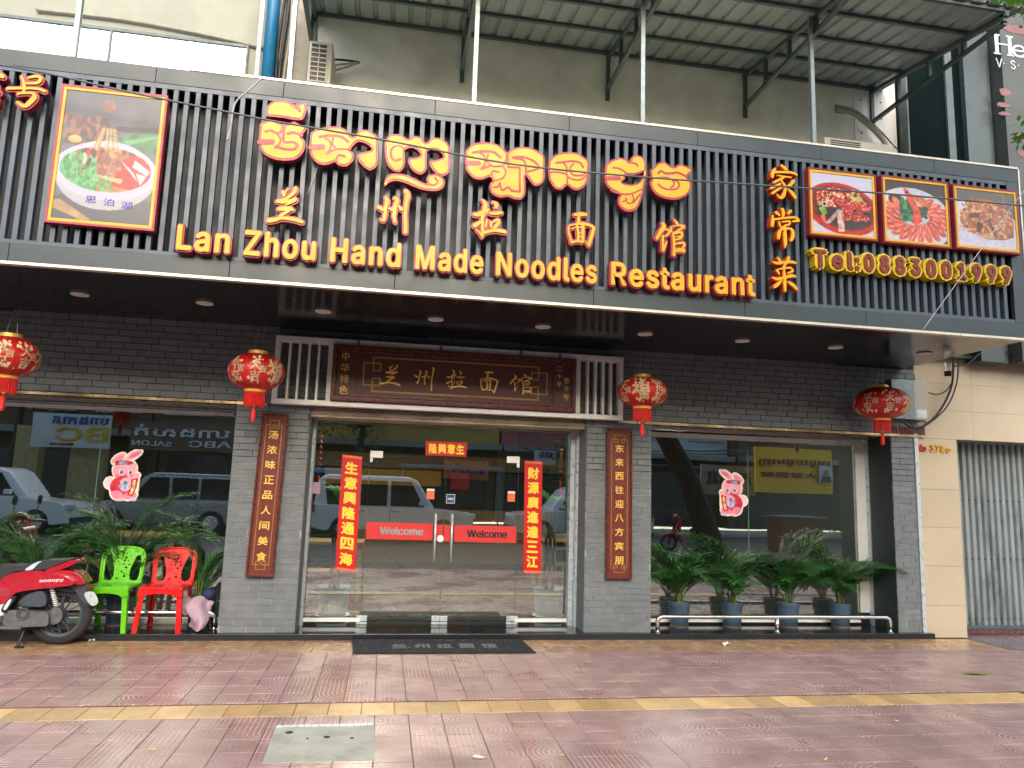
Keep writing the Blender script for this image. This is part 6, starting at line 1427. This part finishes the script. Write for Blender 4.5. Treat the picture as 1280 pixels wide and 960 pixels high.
# neighbour at street level: beige stone, shutter
bs = empty('beige_stone_front', (7, .1, 0), 'beige stone tiled pier and lintel of the neighbouring shop on the right', 'wall')
bxa, bxb = 6.182, U(1204, 700, .0)[0]
zt_ = 0.0; hz = [.0, .40, .80, 1.28, 1.72, 2.16]
for a, b in zip([0, .36, .80, 1.24, 1.68, 2.14], [.36, .80, 1.24, 1.68, 2.14, 2.278]): box('stone_tile', M['beige_tile'], bs, bxa, bxb, .0, .34, a+.002, b-.001)
xs_ = [bxa, 6.95, 7.8, 8.65, 9.5, 10.4]
zz_ = [2.279, 2.62, 2.95, 3.28]
for i in range(3):
    for a, b in zip(xs_, xs_[1:]): box('stone_tile', M['beige_tile'], bs, a+.001, b-.001, .0, .3, zz_[i]+.001, zz_[i+1]-.001)
box('pier_back', M['concrete'], bs, bxa, bxb-.002, .341, .6, 0, 3.2); box('lintel_back', M['concrete'], bs, bxa, 12, .31, .6, 2.29, 3.28)
sh = empty('steel_shutter', (8, .36, .05), 'closed grey folding steel shutter of the neighbouring shop', 'shutter')
x = bxb+.005; k = 0
while x < 10.4:
    w_ = .085; P = [(x, .40), (x+.02, .36), (x+w_-.02, .36), (x+w_, .40)]
    mb = MB(); mb.add([(a, b, .075) for a, b in P]+[(a, b, 2.277) for a, b in P], [(0, 1, 5, 4), (1, 2, 6, 5), (2, 3, 7, 6)]); o = mb.build('shutter_slat', M['shutter'], sh)
    for zr in (.14, .85, 1.56): box('rivet', M['dark_steel'], o, x+w_-.006, x+w_+.004, .352, .372, zr, zr+.02)
    x += w_+.004; k += 1
box('track', M['dark_steel'], sh, bxb, 10.4, .352, .42, .04, .074); box('backing', M['dark_steel'], sh, bxb, 10.4, .41, .43, .04, 2.28)
box('threshold', M['wood_frame'], sh, bxb, 10.4, .10, .35, .0, .038)
num = empty('house_number', (6.38, -.01, 2.13), 'raised gold house number No 37Eo on the beige pier', 'house number')
FONT[0] = SANS
n0, n1 = U(1148, 567, -.015), U(1190, 558, -.015)
for ch, a, b, m_, h_ in (('N', 0, .11, 'orange', 1), ('o', .13, .24, 'orange', .75), ('3', .36, .48, 'yellow', 1), ('7', .51, .63, 'yellow', 1), ('E', .67, .79, 'yellow', 1), ('o', .83, .96, 'yellow', .7)):
    mb = MB(); W_ = n1[0]-n0[0]; bold_into(mb, ch, n0[0]+a*W_, n0[0]+b*W_, 2.115, 2.115+.085*h_, -.018, .02, .05); mb.build('digit', M[m_], num)
FONT[0] = None
# meter box, camera, cables
mx0, mz0 = U(1116, 523, -.09); mx1, mz1 = U(1158, 476, -.09)
me_ = empty('meter_box', ((mx0+mx1)/2, -.05, mz0), 'grey metal meter box high on the wall behind the rightmost lantern', 'meter box')
box('box_body', M['galv'], me_, mx0, (mx0+mx1)/2+.06, -.09, .0, mz0, mz1, .004); box('box_door', M['cream_ac'], me_, (mx0+mx1)/2+.062, mx1, -.085, .0, mz0, mz1, .004); box('label_plate', M['light_panel'], me_, (mx0+mx1)/2+.08, mx1-.02, -.09, -.0862, mz0+.02, mz0+.12)
cx_, cz_ = U(1186, 467, -.55); cm = empty('security_camera', (cx_, -.55, cz_), 'small white security camera hanging under the right end of the canopy', 'security camera')
MB().tube([(cx_, -.5, ZB), (cx_, -.5, cz_+.03)], .010, 8).build('bracket', M['white'], cm); MB().beam((cx_+.07, -.47, cz_+.015), (cx_-.05, -.60, cz_-.01), .06, .055).build('camera_body', M['white'], cm, .006, fixn=True)
MB().beam((cx_-.052, -.602, cz_-.01), (cx_-.09, -.64, cz_-.018), .07, .06).build('lens_hood', M['black'], cm, .006, fixn=True)
cabs = [([(1196, 430), (1192, 450), (1190, 480), (1180, 505), (1165, 525), (1148, 535), (1135, 532), (1125, 524)], .014, 'thick black cable swinging from the canopy end to the meter box'),
        ([(1198, 450), (1196, 478), (1184, 508), (1160, 530), (1146, 534)], .009, 'thinner black cable beside the thick one under the canopy end'),
        ([(1193, 458), (1210, 455), (1225, 442), (1245, 437), (1262, 441), (1290, 440)], .008, 'black cable running right from the camera along the soffit edge'),
        ([(1161, 491), (1172, 493), (1183, 488), (1190, 478)], .008, 'short black cable looping from the meter box to the thick cable'),
        ([(1140, 530), (1152, 526), (1158, 531), (1146, 536), (1136, 526)], .007, 'black cable coil under the meter box')]
for i, (q, r_, lb) in enumerate(cabs): pipe('hanging_cable', q, -.12 if i != 2 else -.25, r_, M['cable'], lb, 'cable', 6, 'cables at the right end')
pipe('hanging_cable', [(1122, 532), (1124, 545), (1135, 558)], -.1, .004, M['white_cable'], 'thin pale cable dangling below the meter box', 'cable', 5, 'cables at the right end')
# wires across the sign
WY = -2.1
pipe('overhead_wire', [(-40, 74), (60, 92), (170, 117), (290, 141), (340, 151), (480, 175), (640, 205), (800, 221), (960, 232), (1120, 243), (1300, 259)], WY, .0075, M['dark_steel'], 'dark overhead wire running right across the sign lettering', 'wire', 6)
pipe('loose_wire', [(328, 97), (312, 112), (296, 126), (291, 140), (289, 158), (284, 176)], WY+.12, .007, M['white_cable'], 'loose white wire dangling over the left part of the sign', 'wire', 6)
pipe('loose_wire', [(1288, 228), (1262, 262), (1226, 312), (1190, 362), (1153, 413)], WY, .004, M['white_cable'], 'thin pale wire slanting across the last dish picture', 'wire', 5)
pipe('loose_wire', [(1120, 233), (1180, 238), (1255, 243)], SY-.03, .005, M['cable'], 'short dark wire along the sign top above the dish pictures', 'wire', 5)
pipe('loose_wire', [(385, 243), (388, 232), (393, 221), (398, 205)], SY-.02, .003, M['white_cable'], 'thin pale wire hanging beside the first Chinese character', 'wire', 5)

# ================================================================== THE OTHER SIDE OF THE STREET (mirrored in the glass)
def V(px, py, Yv):
    """a thing seen mirrored at a photo pixel: virtual depth Yv behind the glass plane"""
    x_, z_ = U(px, py, Yv); return (x_, 2*GY-Yv, z_)
def car(x, y, L_, Hh, mat, lb, d=1, suv=True):
    e = empty('parked_car', (x, y, -.12), lb, 'car', 'cars parked across the street'); g = -.12; W = .92
    def xx(u): return x+d*(u-.5)*L_
    low = [(xx(0), g+.35), (xx(.01), g+.78), (xx(.06), g+.92), (xx(.26), g+1.02), (xx(.97), g+1.05), (xx(1), g+.9), (xx(1), g+.4), (xx(.92), g+.28), (xx(.88), g+.28)]
    arch = lambda c: [(xx(c)+.38*math.cos(t_)*d, g+.33+.38*math.sin(t_)) for t_ in [math.pi*k/8 for k in range(9)]]
    low = low[:-1]+[(xx(.90), g+.28)]+arch(.80)+arch(.19)+[(xx(.09), g+.28)]
    MB().prism(low, y-W, y+W).build('body', mat, e, .13, fixn=True)
    MB().prism([(xx(.0)-.02*d, g+.3), (xx(.0)-.02*d, g+.5), (xx(.02), g+.52), (xx(.98), g+.5), (xx(1)+.02*d, g+.5), (xx(1)+.02*d, g+.3)]+arch(.80)+arch(.19), y-W*.97, y+W*.97).build('lower_cladding', M['dark_plastic'], e, .03, fixn=True)
    for c in (.52, .715):
        for s_ in (-1, 1): box('door_seam', M['car_dark'], e, xx(c)-.008, xx(c)+.008, y+s_*W*.985, y+s_*(W+.004), g+.52, g+.98); box('door_handle', M['silver'], e, xx(c-.03)-.07, xx(c-.03)+.07, y+s_*(W-.005), y+s_*(W+.03), g+.88, g+.915)
    roof_ = [(xx(.24), g+1.0), (xx(.36), g+Hh-.12), (xx(.42), g+Hh), (xx(.90), g+Hh), (xx(.96), g+Hh-.15), (xx(.985), g+1.0)]
    MB().prism(roof_, y-W*.86, y+W*.86).build('cabin', mat, e, .10, fixn=True)
    for s_ in (-1, 1):
        for a, b, c_, d_ in ((.31, .40, .52, .52), (.54, .54, .70, .70), (.72, .72, .92, .90)):
            q = [(xx(a), g+1.06), (xx(b if a < .5 else a), g+Hh-.15), (xx(c_), g+Hh-.15), (xx(d_), g+1.06)]
            MB().prism(q, y+s_*W*.86, y+s_*(W*.86+.012)).build('window', M['car_glass'], e, fixn=True)
        for c in (.19, .80):
            mb = MB(); mb.lathe([(.0005, -.1), (.34, -.1), (.36, -.06), (.36, .06), (.34, .1), (.0005, .1)], (xx(c), y+s_*(W-.12), g+.36), 24, 'y'); w_ = mb.build('wheel', M['rubber'], e)
            MB().lathe([(.0005, -.006), (.2, -.004), (.22, .0), (.22, .006), (.0005, .006)], (xx(c), y+s_*(W-.01), g+.36), 16, 'y').build('rim', M['silver'], w_)
        box('headlight', M['light_panel'], e, xx(.02)-.05, xx(.02)+.12, y+s_*.6, y+s_*.94, g+.72, g+.88, .02); box('tail_light', M['red_plastic'], e, xx(.98)-.06, xx(.98)+.05, y+s_*.7, y+s_*.93, g+.8, g+1.05, .01)
        box('mirror', mat, e, xx(.33)-.08, xx(.33)+.08, y+s_*.95, y+s_*1.12, g+1.1, g+1.24, .02)
    return e
car(.35, -15.3, 5.0, 1.98, M['car_white'], 'white sport utility car parked across the street, mirrored in the doors', -1)
car(6.6, -15.9, 4.8, 1.85, M['car_white'], 'white car mirrored at the right side pane of the doors', 1)
car(-10.9, -14.6, 4.8, 1.85, M['car_white'], 'white car mirrored at the left edge of the left window', -1)
car(-6.6, -16.4, 4.7, 1.85, M['car_silver'], 'silver car mirrored behind the palms in the left window', 1)
car(-5.0, -19.8, 4.4, 1.7, M['car_dark'], 'dark car parked behind the silver one', 1)
e = car(-2.9, -18.2, 4.6, 2.2, M['teal'], 'pale blue van mirrored at the right end of the left window', 1)
def building(x0, x1, y, h, mat, lb, floors=4, bays=3, base=None):
    e = empty('street_building', ((x0+x1)/2, y, 0), lb, 'building', 'buildings across the street')
    box('wall', mat, e, x0, x1, y-6, y, 3.4, h); box('ground_floor', base or M['bld_brown'], e, x0, x1, y-6, y-1.2, 0, 3.39); box('floor_slab', M['bld_grey'], e, x0, x1, y-.0, y+.9, 3.3, 3.55)
    for f in range(floors-1):
        for b in range(bays):
            w_ = (x1-x0)/bays; a = x0+w_*(b+.18); c = x0+w_*(b+.82); z_ = 4.4+f*3.1
            if z_+1.6 > h: continue
            o = box('window', M['car_glass'], e, a, c, y+.001, y+.05, z_, z_+1.5); box('sill', M['bld_white'], o, a-.08, c+.08, y+.051, y+.15, z_-.1, z_-.02); box('mullion', M['white'], o, (a+c)/2-.03, (a+c)/2+.03, y+.051, y+.08, z_, z_+1.5)
    box('shop_opening', M['car_dark'], e, x0+.4, x1-.4, y-1.199, y-1.15, .1, 2.7)
    return e
building(-30, -18, -25, 10, M['bld_grey'], 'grey building far left across the street')
building(-17.9, -10, -25, 10.5, M['bld_brown'], 'brown building across the street mirrored in the left window', 5, 3, M['bld_brown'])
building(-9.9, -4.2, -25, 9.5, M['bld_brown'], 'brown building with a hair salon sign across the street', 4, 2, M['bld_brown'])
building(-4.1, 5.2, -25, 10, M['bld_yellow'], 'ochre building across the street mirrored in the doors', 4, 4, M['bld_brown'])
building(5.3, 9.6, -25, 10, M['bld_pink'], 'pink building across the street', 3, 2, M['bld_grey'])
building(9.7, 17, -26, 8, M['bld_white'], 'low white building across the street mirrored in the right window', 3, 3, M['bld_brown'])
building(17.1, 30, -25, 12, M['bld_brown'], 'brown building far right across the street', 4, 4)
# signs across the street
def street_sign(name, a, b, Yv, mat, lb, texts, cat='sign'):
    p, q = V(*a, Yv), V(*b, Yv); x0, x1, z0, z1, y_ = min(p[0], q[0]), max(p[0], q[0]), min(p[2], q[2]), max(p[2], q[2]), p[1]
    e = empty(name, ((x0+x1)/2, y_, z0), lb, cat, 'signs across the street'); 
    if mat: box('sign_board', mat, e, x0, x1, y_-.12, y_, z0, z1)
    FONT[0] = SANS
    for s_, u0, u1, v0, v1, m_ in texts:      # u from the left of the mirrored image, v from the top
        if ord(s_[0]) > 0x1000: FONT[0] = None
        else: FONT[0] = SANS
        mb = MB(); X0, X1 = x0+(x1-x0)*u0, x0+(x1-x0)*u1; text_into(mb, s_, X0, X1, z1-(z1-z0)*v1, z1-(z1-z0)*v0, y_+.06, .08, .01, flip=True)
        mb.build('sign_lettering', m_, e)
    FONT[0] = None
    for xx in (x0+.1, x1-.1): MB().beam((xx, y_-.1, z1-.1), (xx, -24.9, z1+.4), .05, .05).build('bracket', M['dark_steel'], e)
    return e
street_sign('salon_sign', (42, 515), (135, 561), 20, M['bld_white'], 'white sign with yellow letters BC mirrored in the left window', [('BC', .30, .98, .38, .8, M['yellow']), ('ហាងកាត', .25, .98, .06, .3, M['blue']), ('Beauty', .24, .55, .86, .95, M['red_side'])])
street_sign('salon_sign', (165, 526), (292, 566), 20, M['bld_brown'], 'brown sign with pale letters ABC SALON mirrored in the left window', [('ABC', .56, .98, .62, .86, M['light_panel']), ('SALON', .03, .40, .68, .86, M['light_panel']), ('ហាងសក់', .04, .96, .1, .5, M['light_panel'])])
street_sign('grey_sign', (876, 580), (945, 620), 15, M['bld_grey'], 'grey sign with dark script mirrored in the right window', [('កាហ្វេ', .1, .9, .2, .8, M['dark_plastic'])])
street_sign('yellow_banner', (945, 558), (1041, 618), 14, M['yellow_banner'], 'yellow banner with a portrait mirrored in the right window', [('ពេទ្យធ្មេញ', .04, .96, .26, .42, M['red_side']), ('大眾醫館', .06, .8, .54, .66, M['red_side'])], 'banner')
p, q = V(1030, 586, 13.9), V(1039, 604, 13.9)
e = empty('portrait_panel', (p[0], p[1], q[2]), 'small portrait photo on the yellow banner', 'picture'); box('photo_card', M['light_panel'], e, q[0]-.42, q[0]+.02, p[1], p[1]+.02, q[2], p[2]+.1)
cx_, cz_ = q[0]-.2, q[2]+.16
MB().lathe([(.0005, .1), (.08, .06), (.08, -.03), (.0005, -.1)], (cx_, p[1]+.04, cz_+.17), 12).build('head_print', M['tan'], e); MB().prism([(cx_-.19, cz_-.14), (cx_-.14, cz_+.06), (cx_+.14, cz_+.06), (cx_+.19, cz_-.14)], p[1]+.021, p[1]+.03).build('shoulders_print', M['dark_plastic'], e)
street_sign('clinic_sign', (668, 563), (694, 582), 22, M['bld_white'], 'small white sign with blue letters mirrored at the top right of the doors', [('KEG', .2, .8, .1, .5, M['blue'])])
street_sign('orange_sign', (555, 575), (610, 600), 24, M['orange_st'], 'orange and violet shop sign mirrored in the door transom', [('លក់', .2, .9, .2, .7, M['blue'])])
# umbrellas/awning over stalls, trees, overhead cables across the road
u_ = empty('market_awning', (2.2, -20.5, 0), 'blue canvas awning across the street mirrored in the doors', 'awning'); box('canvas', M['teal'], u_, .6, 4.6, -22, -20, 2.35, 2.42)
for xx in (.7, 4.5): MB().tube([(xx, -20.1, 0), (xx, -20.1, 2.35)], .03, 6).build('pole', M['galv'], u_)
def tree(x, y, h, cr, seed, lb, lean=0, nleaf=1400, trunk_r=.16):
    rd = random.Random(seed); e = empty('street_tree', (x, y, 0), lb, 'tree', 'trees along the street')
    top = (x+lean, y, h*.55); MB().tube([(x, y, -.15), (x+lean*.3, y, h*.2), (x+lean*.7, y, h*.4), top], [trunk_r*1.15, trunk_r, trunk_r*.85, trunk_r*.7], 10).build('trunk', M['bark'], e, smooth=True)
    mb = MB(); cl_ = []
    for k in range(16):
        c_ = Vector((top[0]+rd.gauss(0, cr*.5), y+rd.gauss(0, cr*.5), h*.75+rd.gauss(0, h*.11))); cl_.append(c_)
        if k < 7: MB().tube([top, tuple(Vector(top).lerp(c_, .6)+Vector((0, 0, .2))), tuple(c_)], [trunk_r*.45, .05, .02], 6).build('limb', M['bark'], e)
    for _ in range(nleaf):
        c_ = rd.choice(cl_); p = c_+Vector((rd.gauss(0, .5), rd.gauss(0, .5), rd.gauss(0, .38))); l = rd.uniform(.14, .3)
        d = Vector((rd.uniform(-1, 1), rd.uniform(-1, 1), rd.uniform(-.7, .3))).normalized(); n_ = d.cross(Vector((rd.random(), .3, 1))).normalized()*l*.3
        mb.add([p, p+d*l*.5+n_, p+d*l, p+d*l*.5-n_], [(0, 1, 2, 3)])
    tag(mb.build('crown', M['leaf2'], e), kind='stuff')
t0 = V(880, 690, 9.5); tree(t0[0]+.6, -9.0, 9.5, 4.2, 1, 'leaning street tree on the near kerb, its dark trunk mirrored in the right window', -2.6, 6500, .28)  # unseen crown enlarged to darken reflections on the right of the sign
tree(-1.2, -21.5, 7.0, 1.8, 2, 'street tree mirrored in the upper left of the doors', .3); tree(7.9, -20.8, 4.4, 1.3, 3, 'bushy dark tree mirrored at the right of the doors', .2)
tree(-14, -22, 7.5, 2, 4, 'street tree across the road at the far left', .2)
ob = empty('overhead_cables', (0, -20, 5), 'bundle of overhead cables strung along the far side of the street', 'cables')
for k in range(7):
    z_ = 4.2+.17*k+.05*(k % 3); MB().tube([(x_, -19.5+.05*k, z_+.004*(x_-2)**2+.05*math.sin(x_+k)) for x_ in [-9+q*1.5 for q in range(16)]], .025, 5).build('cable', M['cable'], ob)
st_ = empty('food_stall', (12.8, -13.0, 0), 'red food stall and parasols mirrored low in the right window', 'stall'); box('counter', M['tel_red'], st_, 12.2, 13.6, -13.4, -12.6, -.1, .95, .03); box('counter_top', M['galv'], st_, 12.1, 13.7, -13.5, -12.5, .951, 1.0)

# a tan pillar and more two-wheelers on the far side
for px_, w__, lb in ((105, 1.1, 'tan shop pillar across the street mirrored left of the rabbit sticker'), (28, .8, 'tan shop pillar across the street mirrored at the left edge')):
    p_ = V(px_, 600, 21); e = empty('street_pillar', (p_[0], p_[1], 0), lb, 'pillar', 'pillars across the street'); box('shaft', M['tan'], e, p_[0]-w__/2, p_[0]+w__/2, p_[1]-.5, p_[1], 0, 3.3); box('plinth', M['bld_brown'], e, p_[0]-w__/2-.05, p_[0]+w__/2+.05, p_[1]-.55, p_[1]+.05, 0, .3)
for (x_, y_, rz_), lb in (((9.2, -12.6, R(12)), 'motor scooter parked across the street mirrored right of the rabbit sticker'), ((6.9, -13.2, R(170)), 'motor scooter parked across the street mirrored under the leaning trunk')):
    c_ = copy_tree(scx); c_.location = (x_, y_, -.12); c_.rotation_euler = (0, 0, rz_); c_['label'] = lb; c_['group'] = 'scooters across the street'
